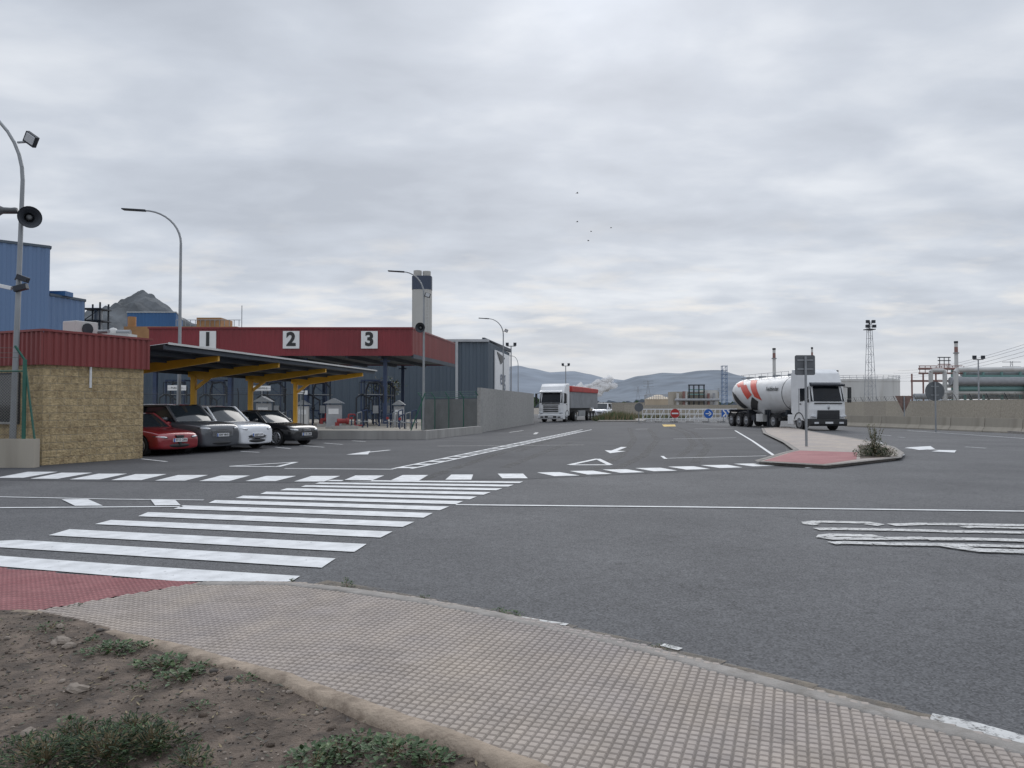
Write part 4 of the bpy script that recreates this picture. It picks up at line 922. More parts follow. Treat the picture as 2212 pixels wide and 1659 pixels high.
for (u,Y) in [(335,59),(497,59),(660,59),(832,59),(870,71),(700,71),(500,71)]:
    q=PY(u,876,Y); b=B(); b.beam((q.x,Y,0),(q.x,Y,zb_-.1),.28,.28,mNavy); b.box((q.x,Y,.1),(.6,.6,.2),mConc); b.box((q.x,Y,zb_-.35),(.7,.5,.1),mNavy); b.obj("column",parent=ca_)
for s_,u in(("1",449),("2",629),("3",798)):
    q=PY(u,734,57.9); b=B(); b.box((q.x,57.9,q.z),(1.24,.06,1.32),mWhite); pl=b.obj("number_panel",parent=ca_)
    text(s_,"numeral",1.4,mBlackP,ca_,(q.x,57.85,q.z),frame((1,0,0),(0,0,1)),bold=.055,sx=1.0)
def gantry(u,Y,label,loc=None):
    q=PY(u,876,Y); t=E("loading_gantry",(q.x,Y,0),0,label,"loading gantry","dark steel loading gantries under the canopy")
    b=B()
    for x in(-.7,.7):
        for y in(-.6,.6): b.beam((x,y,0),(x,y,3.6),.1,.1,mNavy)
    for z in(1.2,2.4,3.55):
        b.beam((-.7,-.6,z),(.7,-.6,z),.08,.1,mNavy); b.beam((-.7,.6,z),(.7,.6,z),.08,.1,mNavy); b.beam((-.7,-.6,z),(-.7,.6,z),.08,.1,mNavy); b.beam((.7,-.6,z),(.7,.6,z),.08,.1,mNavy)
    b.beam((-.7,-.6,1.2),(.7,-.6,2.4),.05,.05,mNavy); b.beam((.7,-.6,2.4),(-.7,-.6,3.55),.05,.05,mNavy); b.beam((.7,-.6,0),(-.7,-.6,1.2),.05,.05,mNavy)
    b.obj("frame",parent=t)
    b=B(); b.path([(-.3,-.7,.2),(-.3,-.7,2.8),(-.1,-.8,3.3),(.6,-1.0,3.4),(1.1,-1.1,3.0),(1.1,-1.1,1.8)],.07,mSteelD,n=8); b.ball((-.3,-.72,1.4),.16,mSteelD); b.obj("loading_arm",parent=t)
    b=B(); b.path([(.2,-.7,.2),(.2,-.7,2.0),(-.6,-.9,2.5),(-1.0,-1.0,2.2),(-1.0,-1.0,1.0)],.06,mSteelD,n=8); b.ball((.2,-.72,1.0),.15,mNavy); b.obj("loading_arm",parent=t)
    b=B(); b.box((.45,-.75,1.3),(.4,.25,.6),mGalv); b.obj("control_box",parent=t)
    b=B(); b.box((0,0,2.45),(1.8,1.5,.06),mGalv)
    for x in(-.85,.85): b.tube((x,-.7,2.45),(x,-.7,3.4),.025,mSteelD,n=5)
    b.tube((-.85,-.7,3.4),(.85,-.7,3.4),.025,mSteelD,n=5); b.obj("platform",parent=t)
    return t
g1=gantry(803,60,"dark steel loading gantry with arms and pipes")
for u,Y in((470,60),(592,61),(690,61),(828,64),(385,60)): dup(g1,loc=(PY(u,876,Y).x,Y,0))
def skid(u,Y,rz,label,s=1):
    q=PY(u,876,Y); t=E("pump_skid",(q.x,Y,0),rz,label,"pump")
    b=B(); b.box((0,0,.12),(2.0*s,.9*s,.24),mConc); b.obj("plinth",parent=t)
    b=B(); b.tube((-.6*s,0,.55),(.1*s,0,.55),.2*s,mRedDull,n=14); b.tube((.1*s,0,.55),(.3*s,0,.55),.26*s,mRedDull,n=14); b.tube((.3*s,0,.55),(.3*s,0,1.0),.07*s,mRedDull); b.box((-.6*s,0,.35),(.3*s,.3*s,.25),mRedDull); b.obj("pump",parent=t)
    b=B(); b.path([(.3*s,0,1.0),(.8*s,0,1.0),(.8*s,0,.25),(1.4*s,0,.25)],.055*s,mRedDull); b.tube((.8*s,-.15,.8),(.8*s,.15,.8),.11*s,mSteelD,n=10); b.obj("pipe",parent=t)
skid(745,52,.4,"dull red pump and valves on concrete plinth",.85); skid(700,57,1.2,"small red pump with pipework beside gantry",.55)
for (u,Y) in [(775,55),(852,55),(880,52),(612,54),(528,54)]:
    q=PY(u,876,Y); t=E("valve_manifold",(q.x,Y,0),random.uniform(-.5,.5),"grey and navy pipe manifold with small valves","pipework","pipe manifolds in the loading yard")
    b=B()
    for k in range(3): b.path([(-.5+k*.4,0,0),(-.5+k*.4,0,.9+k*.15),(-.2+k*.4,0,1.0+k*.15),(-.2+k*.4,.4,0)],.045,mGalv if k%2 else mNavy,n=6)
    b.tube((-.7,.05,.45),(.7,.05,.45),.05,mGalv,n=6); b.obj("pipe",parent=t)
    b=B(); b.tube((-.5,-.12,.7),(-.5,.0,.7),.1,mRedDull,n=10); b.obj("hand_wheel",parent=t)
def cabinet(u,vb,Y,w_,h_,mat,label,txt=None):
    q=PY(u,876,Y); t=E("control_cabinet",(q.x,Y,0),0,label,"cabinet")
    b=B(); b.box((0,0,h_/2+.15),(w_,.4,h_),mat); b.box((0,0,.08),(w_*1.1,.5,.16),mConc); b.obj("case",parent=t,bevel=.02)
    b=B(); b.box((0,-.21,h_*.8),(w_*.7,.02,h_*.25),mWhite); b.obj("display",parent=t)
    b=B(); b.prismY([(-w_*.7,h_+.25),(w_*.7,h_+.25),(0,h_+.6)],-.4,.3,mGalv); b.obj("rain_hood",parent=t)
cabinet(722,0,53,1.0,1.5,mGalvL,"grey control cabinet with small rain roof"); cabinet(570,0,50,.9,1.6,mGalvL,"grey control cabinet behind parked cars"); cabinet(655,0,57,.8,1.4,mWhiteD,"pale control cabinet beside loading gantry"); cabinet(862,0,57,.7,1.4,mGalvL,"grey control cabinet near lamp post")
def placard(u,v,Y,w_,h_,s_,label):
    q=PY(u,v,Y); t=E("bay_sign",(q.x,Y,0),0,label,"sign")
    b=B(); b.tube((0,0,0),(0,0,q.z),.04,mGalv); b.obj("post",parent=t)
    b=B(); b.box((0,-.06,q.z),(w_,.03,h_),mWhite); b.obj("board",parent=t)
    text(s_,"lettering",h_*.5,mBlackP,t,(0,-.08,q.z),frame((1,0,0),(0,0,1)),ext=.002)
placard(566,839,52,1.2,.35,"PUESTO 2","white bay sign on grey post"); placard(383,838,50,1.2,.35,"PUESTO 1","white bay sign on grey post"); placard(650,848,56,1.0,.3,"PUESTO 3","white bay sign on grey post")
def fence(pts,h,name,label,post=mSteelD,sp=3.0,arm=True,base=0):
    o=Vector((pts[0][0],pts[0][1],base)); t=E(name,o,0,label,"fence"); b=B(); bm_=B()
    for i in range(len(pts)-1):
        a=Vector((*pts[i],0))-Vector((o.x,o.y,0)); c_=Vector((*pts[i+1],0))-Vector((o.x,o.y,0)); L=(c_-a).length; k=max(1,round(L/sp)); d=(c_-a).normalized(); nn=Vector((d.y,-d.x,0))
        for j in range(k+1):
            p=a.lerp(c_,j/k)
            q=B(); q.tube((0,0,0),(0,0,h),.035,post,n=6)
            if arm: q.tube((0,0,h),tuple(nn*.3+Vector((0,0,h+.35))),.03,post,n=6)
            oo=q.obj("post",parent=t,loc=p)
        bm_.poly([a+Vector((0,0,.05)),c_+Vector((0,0,.05)),c_+Vector((0,0,h)),a+Vector((0,0,h))],mMesh)
        b.tube(a+Vector((0,0,h)),c_+Vector((0,0,h)),.02,post,n=4)
        if arm:
            for e_ in(.3,.65,1): b.tube(a+nn*.3*e_+Vector((0,0,h+.35*e_)),c_+nn*.3*e_+Vector((0,0,h+.35*e_)),.01,post,n=3)
    bm_.obj("netting",parent=t); b.obj("rail",parent=t); return t
fence([(-25,46),(-14,47.5),(-13,48)],2.3,"security_fence","dark wire security fence behind parked cars")
pA,pB,pC=G(697,949),G(920,950),G(1042,936)
b=B(); L0=Vector((-22,41,0))
pts=[L0,pA,pB,pC]
for i in range(3):
    a,c_=pts[i],pts[i+1]; d=(c_-a).normalized(); nn=Vector((-d.y,d.x,0))*.28
    b.prism([a,c_,c_+nn,a+nn],0,.42,mConc)
b.obj("low_retaining_wall",label="low grey concrete wall edging the loading yard",cat="wall")
b=B(); b.poly([pA+Vector((0,.3,.02)),pB+Vector((0,.3,.02)),pC+Vector((-.2,.3,.02)),(-2.2,88,.02),(-45,88,.02),(-40,41,.02)],mConcT); b.obj("yard_slab",kind="structure")
wa,wb_=Vector((-1.86,45.5)),Vector((1.95,68.5))
def wall(pts,h,th,mat,name,label,h2=None):
    b=B()
    for i in range(len(pts)-1):
        a=Vector((*pts[i],0));c_=Vector((*pts[i+1],0)); d=(c_-a).normalized(); nn=Vector((-d.y,d.x,0))*th; hh=h2 or h
        q=[a,c_,c_+nn,a+nn]; b.add([(p.x,p.y,0) for p in q]+[(a.x,a.y,h),(c_.x,c_.y,hh),(c_.x+nn.x,c_.y+nn.y,hh),(a.x+nn.x,a.y+nn.y,h)],[(0,1,2,3),(4,5,6,7),(0,1,5,4),(1,2,6,5),(2,3,7,6),(3,0,4,7)],mat)
    return b.obj(name,label=label,cat="wall")
wall([wa,wb_],2.66,.2,mPanelG,"concrete_wall","tall grey precast concrete wall beside the yard")
wall([(1.9,68.8),(.5,76)],2.6,.2,mPanelG,"concrete_wall","grey concrete wall return behind the truck")
wall([(-5.9,51),(-1.9,45.8)],2.0,.15,mConcD,"panel_wall","dark grey panel wall with fence posts")
fence([(-5.95,50.7),(-1.95,45.6)],2.1,"security_fence","green posted fence along grey panel wall",post=mGreen,sp=1.6)
b=B(); q=PY(915,876,48.3); b.beam((q.x-.8,48.3,0),(q.x+.1,48.3,2.4),.07,.07,mGreen); b.obj("fence_brace",label="green diagonal steel brace at fence end",cat="brace")

# ---------------------------------------------------------------- warehouse, stack, blue buildings
wh=E("warehouse",(0,0,0),0,"long slate blue corrugated metal warehouse","warehouse")
xL=PY(250,800,92).x; rc=PY(1055,733,92); br_=PY(1100,758,108)
zW=PY(1055,738,92).z
b=B(); b.corr((xL,92),(rc.x,92),0,zW,mGreyMet,.9,.08)
b.corr((rc.x,92),(br_.x,108),0,zW,mGreyMet,.9,.08,z1b=br_.z-.3); b.add([(xL,120,0),(xL,92,0),(xL,92,zW),(xL,120,zW)],[(0,1,2,3)],mGreyMet); b.obj("wall",parent=wh)
b=B(); b.beam((xL,91.85,zW+.12),(rc.x+.1,91.85,zW+.12),.35,.3,mRoofT); b.add([(xL,91.9,zW+.2),(rc.x,91.9,zW+.2),(br_.x,108,br_.z+.1),(xL,108,br_.z+.1)],[(0,1,2,3)],mRoofT)
b.beam((rc.x-.6,91.8,zW+.25),(br_.x+.2,108,br_.z+.0),.3,.45,mRoofU); b.obj("roof",parent=wh)
b=B(); b.beam((-6.6,91.8,0),(-6.6,91.8,zW),.3,.3,mRoofT); b.obj("downpipe",parent=wh)
sgd=(Vector((br_.x,108,0))-Vector((rc.x,92,0))).normalized(); sn=Vector((sgd.y,-sgd.x,0)); sp0=Vector((rc.x,92,0))+sgd*9+sn*.2
b=B(); b.box((sp0.x,sp0.y,6.0),(11.5,.12,5.0),mWhite,rz=math.atan2(sgd.y,sgd.x)); b.obj("company_sign",parent=wh)
text("eng","sign_lettering",3.0,mBlueT,wh,(sp0.x+sn.x*.1,sp0.y+sn.y*.1,5.2),frame(sgd,(0,0,1)),bold=-.01)
c0_=sp0+sn*.12
b=B(); b.poly([c0_+sgd*-4.8+Vector((0,0,8.4)),c0_+sgd*1.6+Vector((0,0,7.9)),c0_+sgd*-1.6+Vector((0,0,6.9))],mBlackP); b.obj("sign_emblem",parent=wh)
q=PY(911,876,112); t=E("chimney_stack",(q.x,112,0),0,"beige twin flue chimney stack with dark blue band","chimney")
def hz_(v,Y): return PY(0,v,Y).z
h1,h2_,h3=hz_(627,112),hz_(598,112),hz_(585,112)
def rr(w,d,r,n_=5):
    out=[]
    for cx,cy,a0 in((w-r,-(d-r),-90),(w-r,d-r,0),(-(w-r),d-r,90),(-(w-r),-(d-r),180)):
        for k in range(n_): a=R(a0+90*k/(n_-1)); out.append((cx+r*math.cos(a),cy+r*math.sin(a)))
    return out
b=B(); b.prism(rr(1.4,1.1,.6),0,h1,mStack); b.obj("shaft",parent=t)
b=B(); b.prism(rr(1.43,1.13,.62),h1+.0,h2_,mStackB); b.obj("band",parent=t)
for x,h in((-.66,h3),(.66,h3-.1)):
    b=B(); b.tube((x,0,h2_-.1),(x,0,h),.6,mStack,n=16); b.tube((x,0,h-.02),(x,0,h+.02),.5,mSteelD,n=16); b.obj("flue",parent=t)
b=B()
b.beam((.75,-1.16,0),(.75,-1.16,h1),.03,.03,mWhiteD); b.beam((1.05,-1.16,0),(1.05,-1.16,h1),.03,.03,mWhiteD)
for i in range(40): b.box((.9,-1.16,.6+i*.42),(.3,.03,.03),mWhiteD)
b.obj("ladder",parent=t)
def clad(name,foot,z1,mat,label,cat="building",pitch=.6,extra=None):
    b=B(); n_=len(foot)
    for i in range(n_): b.corr(foot[i],foot[(i+1)%n_],0,z1,mat,pitch,.05)
    b.poly([(p[0],p[1],z1-.02) for p in foot],mat)
    t=E(name,(0,0,0),0,label,cat); b.obj("cladding",parent=t)
    b=B()
    for i in range(n_): b.beam((*foot[i],z1+.05),(*foot[(i+1)%n_],z1+.05),.25,.2,mGreyMet if mat is mBlue else mRoofT)
    b.obj("parapet",parent=t); return t
pa=PY(108,535,64); clad("blue_factory",[(-48,55.5),(pa.x,64),(-50,79),(-62,68)],pa.z,mBlue,"tall pale blue corrugated factory building")
pb=PY(106,632,64.3); pc=PY(183,645,68); clad("blue_annex",[(pb.x,64.3),(pc.x,68),(-48,80),(-50,76)],pb.z-.2,mBlue,"lower pale blue corrugated annex building")
b=B(); p=PY(132,633,66); b.box((p.x,66,p.z-.1),(1.4,1.2,.4),mBlueD); b.obj("roof_vent",label="small blue roof vent on the annex",cat="vent")
pd=PY(275,675,130); pe=PY(380,677,130); clad("blue_building",[(pd.x,130),(pe.x,130),(pe.x-4,142),(pd.x-4,142)],pd.z,mBlueD,"small deep blue metal building behind canopy")
t=E("steel_tower",(PY(205,876,72).x,72,0),0,"dark open steel frame tower beside annex","structure"); zz=hz_(655,72); b=B()
for x in(-.75,.75):
    for y in(-.75,.75): b.beam((x,y,0),(x,y,zz),.12,.12,mSteelD)
for k in range(8):
    z=zz-.6-k*1.1; b.box((0,0,z),(1.9,1.9,.1),mSteelD); b.beam((-.75,-.75,z),(.75,-.75,z+1.1 if k else z),.06,.06,mSteelD)
b.obj("frame",parent=t); b=B(); b.tube((.2,0,zz-3.4),(.2,0,zz-.6),.35,mGalv,n=12); b.obj("vessel",parent=t)
t=E("process_plant",(PY(440,876,95).x,95,0),0,"ochre and grey process plant on steel frames","plant"); b=B(); zq=hz_(700,95)
b.bb(-10,4,0,4,0,zq-.3,mOchre); b.bb(-1.0,2,0,4,zq-.3,hz_(686,95),mOchre); b.obj("block",parent=t)
b=B()
for i in range(14): x=-3.5+i*.6; b.tube((x,-.1,zq-.3),(x,-.1,zq+.5),.04,mGalv,n=4)
b.tube((-3.5,-.1,zq+.5),(4.5,-.1,zq+.5),.04,mGalv,n=4); b.obj("railing",parent=t)
b=B(); b.tube((4.6,0,0),(4.6,0,hz_(660,95)),.05,mGalv); b.obj("antenna",parent=t)
b=B(); b.tube((-9.5,1,zq-.3),(-9.5,1,zq+1),.5,mOchre,n=12); b.obj("vent_stack",parent=t)
t=E("roof_plant",(PY(230,876,40).x,40,0),0,"grey pipes and boxes of rooftop plant","equipment"); zz=hz_(722,40); b=B(); b.box((-.3,0,zz-1.5),(3.2,1,3),mWhiteD); b.box((-1,0,zz+.15),(.7,.5,.3),mGalv); b.obj("housing",parent=t)
b=B(); b.tube((-1.4,0,zz+.1),(1.2,0,zz+.1),.13,mGalv); b.ball((.3,0,zz+.1),.25,mWhiteD); b.obj("pipe",parent=t)

def tree(u,Y,h,cr,label,mats,n_=900,lf=.3):
    q=PY(u,876,Y); t=E("small_tree",(q.x,Y,0),0,label,"tree"); b=B()
    b.tube((0,0,0),(0,0,h*.5),.1,mDry,.06,n=7); lm=[]
    for k in range(7):
        a=k*.9; e_=Vector((math.cos(a)*cr*.6,math.sin(a)*cr*.6,h*random.uniform(.6,.85))); b.tube((0,0,h*.35+k*.05),e_,.045,mDry,.015,n=5); lm.append(e_)
    b.obj("trunk",parent=t); b=B()
    for i in range(n_):
        c_=random.choice(lm)+Vector((random.gauss(0,cr*.28),random.gauss(0,cr*.28),random.gauss(0,h*.09))); d=Vector((random.gauss(0,1),random.gauss(0,1),random.gauss(0,.7))).normalized(); s_=d.cross(Vector((.1,.2,1))).normalized()*lf*.25
        b.add([c_,c_+d*lf*.5+s_,c_+d*lf,c_+d*lf*.5-s_],[(0,1,2,3)],random.choice(mats))
    b.obj("crown",parent=t,recalc=False)
tree(832,74,4.2,1.3,"small yellow green tree behind loading gantry",[mLeafL,mLeaf,mDry],700,.3)

# ---------------------------------------------------------------- centre background
Yg=73.0
gt=E("road_barrier",(PY(1490,876,Yg).x,Yg,0),0,"white lattice road gate closing the exit lane","barrier")
gl,gr_=PY(1388,876,Yg).x-gt.location.x,PY(1592,876,Yg).x-gt.location.x
b=B()
for z in(.35,.8,1.25): b.beam((gl,0,z),(gr_,0,z),.07,.1,mWhite)
k=22
for i in range(k+1):
    x=lerp(gl,gr_,i/k); b.beam((x,0,.1),(x,0,1.28),.04,.06,mWhite)
    if i<k and i%2==0: b.beam((x,0,.35),(x+(gr_-gl)/k,0,1.25),.03,.05,mWhite)
b.obj("lattice",parent=gt)
for i in range(7):
    b=B(); x=lerp(gl,gr_,i/6); b.bb(x-.3,x+.3,-.3,.3,0,.14,mConc); b.obj("foot",parent=gt)
def rsign(name,u,v,Y,r,mat,label,kind_):
    q=PY(u,v,Y); t=E(name,(q.x,Y,0),0,label,"road sign"); z=q.z
    b=B(); b.tube((0,.04,0),(0,.04,z+r*.5),.04,mGalv); b.obj("post",parent=t)
    b=B(); b.tube((0,0,z),(0,-.03,z),r,mat if kind_!='back' else mSignBack,n=28)
    if kind_!='back': b.tube((0,.01,z),(0,-.02,z),r*1.04,mWhite,n=28)
    b.obj("disc",parent=t)
    if kind_=='no': b=B(); b.bb(-r*.72,r*.72,-.05,-.035,z-r*.16,z+r*.16,mWhite); b.obj("bar",parent=t)
    if kind_=='arrow':
        b=B(); b.bb(-r*.6,r*.25,-.05,-.035,z-r*.1,z+r*.1,mWhite); b.beam((r*.6,-.045,z),(r*.1,-.045,z+r*.45),.015,r*.2,mWhite); b.beam((r*.6,-.047,z),(r*.1,-.047,z-r*.45),.015,r*.2,mWhite); b.obj("arrow",parent=t)
    return t
rsign("no_entry_sign",1458,893,Yg-1,.43,mRed,"round red no entry sign on white gate",'no')
rsign("direction_sign",1530,893.5,Yg-1,.43,mBlueS,"round blue arrow sign on white gate",'arrow')
rsign("round_sign",1380,880,Yg-3,.4,mSignBack,"grey back of a round road sign",'back')
q=PY(1570,893,Yg-1); t=E("chevron_sign",(q.x,Yg-1,0),0,"blue and white chevron bend sign","road sign")
b=B(); b.bb(-.5,.5,-.03,0,q.z-.33,q.z+.33,mBlueS); b.obj("board",parent=t)
for x in(-.28,.12):
    b=B(); b.beam((x+.2,-.045,q.z),(x-.08,-.045,q.z+.3),.012,.13,mWhite); b.beam((x+.2,-.048,q.z),(x-.08,-.048,q.z-.3),.012,.13,mWhite); b.obj("chevron",parent=t)
for x in(-.3,.3):
    b=B(); b.tube((x,.03,0),(x,.03,q.z+.2),.035,mGalv); b.obj("post",parent=t)
wall([PY(1270,876,135).xy,PY(1390,876,125).xy],2.1,.2,mPanel,"boundary_wall_far","distant tan boundary wall behind trucks")
wall([PY(1320,876,110).xy,PY(1850,876,110).xy],1.7,.2,mPanel,"boundary_wall_far","long tan boundary wall behind the road gate")
def reeds(u,Y,w_,h_,n_,label):
    q=PY(u,876,Y); b=B()
    for i in range(n_):
        x=random.uniform(-w_,w_); y=random.uniform(-2,2); hh=h_*random.uniform(.4,1)*(1-.5*abs(x/w_)**2); d=random.gauss(0,.25)
        b.add([(x-.05,y,0),(x+.05,y,0),(x+d+.02,y+random.gauss(0,.2),hh)],[(0,1,2)],random.choice([mDry,mLeaf,mLeafL,mDry]))
    o=b.obj("verge_grass",loc=(q.x,Y,0),label=label,cat="grass",kind="stuff",recalc=False)
reeds(1325,80,1.9,1.2,1100,"dry tangled grass on the verge beyond the truck"); reeds(1345,90,2.4,1.1,500,"dry grass on far verge"); reeds(1420,90,4,.8,500,"dry grass behind the gate")
b=B(); b.prism([PY(1290,876,75).xy,PY(1390,876,75).xy,PY(1400,876,92).xy,PY(1320,876,92).xy],0,.13,mKerb); b.obj("verge_kerb",kind="structure")
def tankc(name,u0,u1,vt,Y,mat,label,cone=0):
    a=PY(u0,vt,Y); c_=PY(u1,vt,Y); r=(c_.x-a.x)/2; t=E(name,((a.x+c_.x)/2,Y+r,0),0,label,"storage tank","storage tanks beyond the boundary wall")
    b=B(); b.tube((0,0,0),(0,0,a.z),r,mat,n=48)
    if cone: b.tube((0,0,a.z),(0,0,a.z+cone),r,mat,.3,n=48)
    b.tube((0,0,a.z*.93),(0,0,a.z*.95),r*1.01,mat,n=48); b.obj("shell",parent=t)
    b=B(); m_=36
    for k in range(m_):
        th=2*math.pi*k/m_; b.tube((r*math.cos(th),r*math.sin(th),a.z),(r*math.cos(th),r*math.sin(th),a.z+1.1),.05,mGalvL,n=4)
    for dz_ in(.55,1.1): b.path([(r*math.cos(2*math.pi*k/m_),r*math.sin(2*math.pi*k/m_),a.z+dz_) for k in range(m_+1)],.05,mGalvL,n=4)
    b.obj("railing",parent=t)
tankc("storage_tank",1398,1457,862,190,mBeige,"low beige tank with shallow conical roof",cone=1.2)
tankc("storage_tank",1815,1975,818,230,mWhiteD,"large white cylindrical storage tank")
tankc("storage_tank",1722,1790,832,300,mWhiteD,"large white storage tank behind truck")
t=E("process_building",(PY(1505,876,170).x,170,0),0,"grey process building with thin white pipes","plant")
def lx(u,Y=170): return PY(u,876,Y).x-t.location.x
def lz(v,Y=170): return PY(0,v,Y).z
b=B(); b.bb(lx(1455),lx(1553),0,6,0,lz(846),mConcT); b.bb(lx(1520),lx(1550),-.3,4,0,lz(843),mWhiteD); b.obj("block",parent=t)
b=B()
for u in(1487,1497,1508,1519): b.beam((lx(u),-.8,0),(lx(u),-.8,lz(832)),.25,.25,mSteelD)
for v in(832,842,852,862): b.beam((lx(1485),-.8,lz(v)),(lx(1521),-.8,lz(v)),.2,.25,mTeal if v>840 else mSteelD)
b.obj("frame",parent=t)
for u,mm in((1462,mWhiteD),(1475,mRust),(1480,mWhiteD),(1528,mRust),(1540,mGalvL)):
    b=B(); b.tube((lx(u),-1,0),(lx(u),-1,lz(848+random.uniform(-3,5))),.3,mm,n=8); b.obj("pipe",parent=t)
b=B(); b.tube((lx(1455),-1.5,lz(864)),(lx(1550),-1.5,lz(864)),.3,mGalvL); b.obj("header_pipe",parent=t)
def chim(u,vt,Y,r,label,bands=True):
    q=PY(u,vt,Y); t=E("factory_chimney",(q.x,Y,0),0,label,"chimney","slim factory chimneys on the skyline"); b=B(); N_=12
    for i in range(N_):
        b.tube((0,0,q.z*i/N_),(0,0,q.z*(i+1)/N_),lerp(r*1.3,r,i/N_),mWhiteD if (i<N_-3 or i%2) or not bands else mRust,lerp(r*1.3,r,(i+1)/N_),n=12)
    b.obj("shaft",parent=t); b=B(); b.tube((0,0,q.z*.82),(0,0,q.z*.835),r*1.7,mGalv,n=12); b.tube((0,0,q.z*.97),(0,0,q.z),r*1.15,mSteelD,n=12); b.obj("platform",parent=t)
chim(1672,752,420,.8,"slim pale chimney with dark rim"); chim(1754,750,420,.5,"slim pale chimney behind tanker truck"); chim(2065,737,260,.55,"slim red and white chimney above pipe rack"); chim(1808,800,300,.5,"short pale chimney near white tank")
q=PY(1878,697,100); t=E("lattice_mast",(q.x,100,0),0,"lattice steel floodlight mast behind the barrier","floodlight mast"); b=B(); hT=q.z
def wl(z): return lerp(.62,.2,z/hT)
K=12
for sx in(-1,1):
    for sy in(-1,1): b.tube((sx*wl(0),sy*wl(0),0),(sx*wl(hT),sy*wl(hT),hT),.035,mGalvL,n=4)
for i in range(K):
    z0,z1=hT*i/K,hT*(i+1)/K; sg=1 if i%2 else -1
    for sy in(-1,1):
        b.tube((-wl(z0)*sg,sy*wl(z0),z0),(wl(z1)*sg,sy*wl(z1),z1),.02,mGalvL,n=3); b.tube((-wl(z1),sy*wl(z1),z1),(wl(z1),sy*wl(z1),z1),.02,mGalvL,n=3)
b.obj("lattice",parent=t); b=B(); b.box((0,0,hT-.9),(1.2,1.0,.1),mSteelD); b.tube((0,0,hT-.9),(0,0,hT+.3),.06,mSteelD); b.obj("platform",parent=t)
for x,z in((-.45,hT-.5),(.45,hT-.5),(-.4,hT+.1),(.35,hT+.1)):
    b=B(); b.box((x,-.4,z),(.42,.25,.38),mSteelD); b.beam((x,-.3,z),(0,0,z),.04,.04,mSteelD); b.obj("floodlight",parent=t)
Yp=105
t=E("pipe_rack",(PY(2100,876,Yp).x,Yp,0),0,"pale teal steel pipe rack with grey and white pipes","pipe rack")
def lx(u): return PY(u,876,Yp).x-t.location.x
def lz(v): return PY(0,v,Yp).z
b=B()
for u in(2085,2125,2165,2205,2245):
    for y in(0,3): b.beam((lx(u),y,0),(lx(u),y,lz(797)),.25,.25,mTeal)
    b.beam((lx(u),0,lz(797)),(lx(u),3,lz(797)),.2,.25,mTeal)
for v in(799,812,829): b.beam((lx(2080),0,lz(v)),(lx(2300),0,lz(v)),.2,.3,mTeal)
for i in range(5): b.beam((lx(2085+i*40),0,lz(829)),(lx(2105+i*40),0,lz(812)),.1,.1,mTeal)
b.obj("frame",parent=t)
for args in ([(lx(2040),-1.5,lz(824)),(lx(2300),-1.5,lz(824)),.55,mGalvL],[(lx(2060),-1.2,lz(840)),(lx(2300),-1.2,lz(840)),.35,mTeal],[(lx(2020),-1.0,lz(848)),(lx(2300),-1.0,lz(848)),.3,mWhiteD],[(lx(2010),-.8,lz(834)),(lx(2300),-.8,lz(834)),.25,mWhiteD],[(lx(2085),.8,lz(806)),(lx(2300),.8,lz(806)),.4,mGalvL],[(lx(2085),1.8,lz(818)),(lx(2300),1.8,lz(818)),.5,mWhiteD],[(lx(1985),1.2,lz(856)),(lx(2300),1.2,lz(856)),.4,mGalvL]):
    b=B(); b.tube(*args,n=14); b.obj("pipe",parent=t)
for ps,r_ in ([[(lx(2300),-2,lz(798)),(lx(2072),-2,lz(800)),(lx(2052),-2,lz(800)),(lx(2047),-2,lz(806)),(lx(2047),-2,0)],.33],[[(lx(2003),-1,0),(lx(2003),-1,lz(805)),(lx(2006),-1,lz(801)),(lx(2030),-1,lz(801)),(lx(2033),-1,lz(806)),(lx(2033),-1,0)],.28]):
    b=B(); b.path(ps,r_,mWhiteD,n=12); b.obj("pipe",parent=t)
b=B(); b.tube((lx(1990),.5,lz(796)),(lx(2085),.5,lz(796)),.16,mRust,n=8)
for u in range(1992,2090,12): b.tube((lx(u),.5,lz(806)),(lx(u),.5,lz(790)),.05,mRust,n=4)
b.tube((lx(1990),.5,lz(806)),(lx(2085),.5,lz(806)),.12,mRust,n=8); b.tube((lx(1990),.5,lz(790)),(lx(2085),.5,lz(790)),.06,mRust,n=4); b.obj("gangway",parent=t)
b=B(); b.bb(lx(2195),lx(2240),-2.6,-2.1,0,lz(828),mWhiteD); b.obj("cabin",parent=t)
b=B()
for u in(2040,2050,2060): b.beam((lx(u),1,lz(797)),(lx(u),1,lz(770)),.08,.08,mSteelD)
for v in(771,778,786): b.beam((lx(2036),1,lz(v)),(lx(2064),1,lz(v)),.1,.12,mSteelD if v<780 else mRust)
b.obj("tower_top",parent=t)
b=B()
for u in(1987,2012,2040,2062): b.beam((lx(u),2,0),(lx(u),2,lz(806)),.16,.16,mRust)
b.bb(lx(1985),lx(2070),1.9,2.1,lz(824),lz(820),mRust); b.obj("red_frame",parent=t)
wp=[(41,97),(37.8,74),(36.2,54),(35.5,40)]
wall([Vector(p) for p in wp],2.05,.2,mPanel,"perimeter_wall","long tan precast concrete perimeter wall")
t=E("barbed_wire",(41,97,2.05),0,"barbed wire coils along the perimeter wall","barbed wire"); b=B()
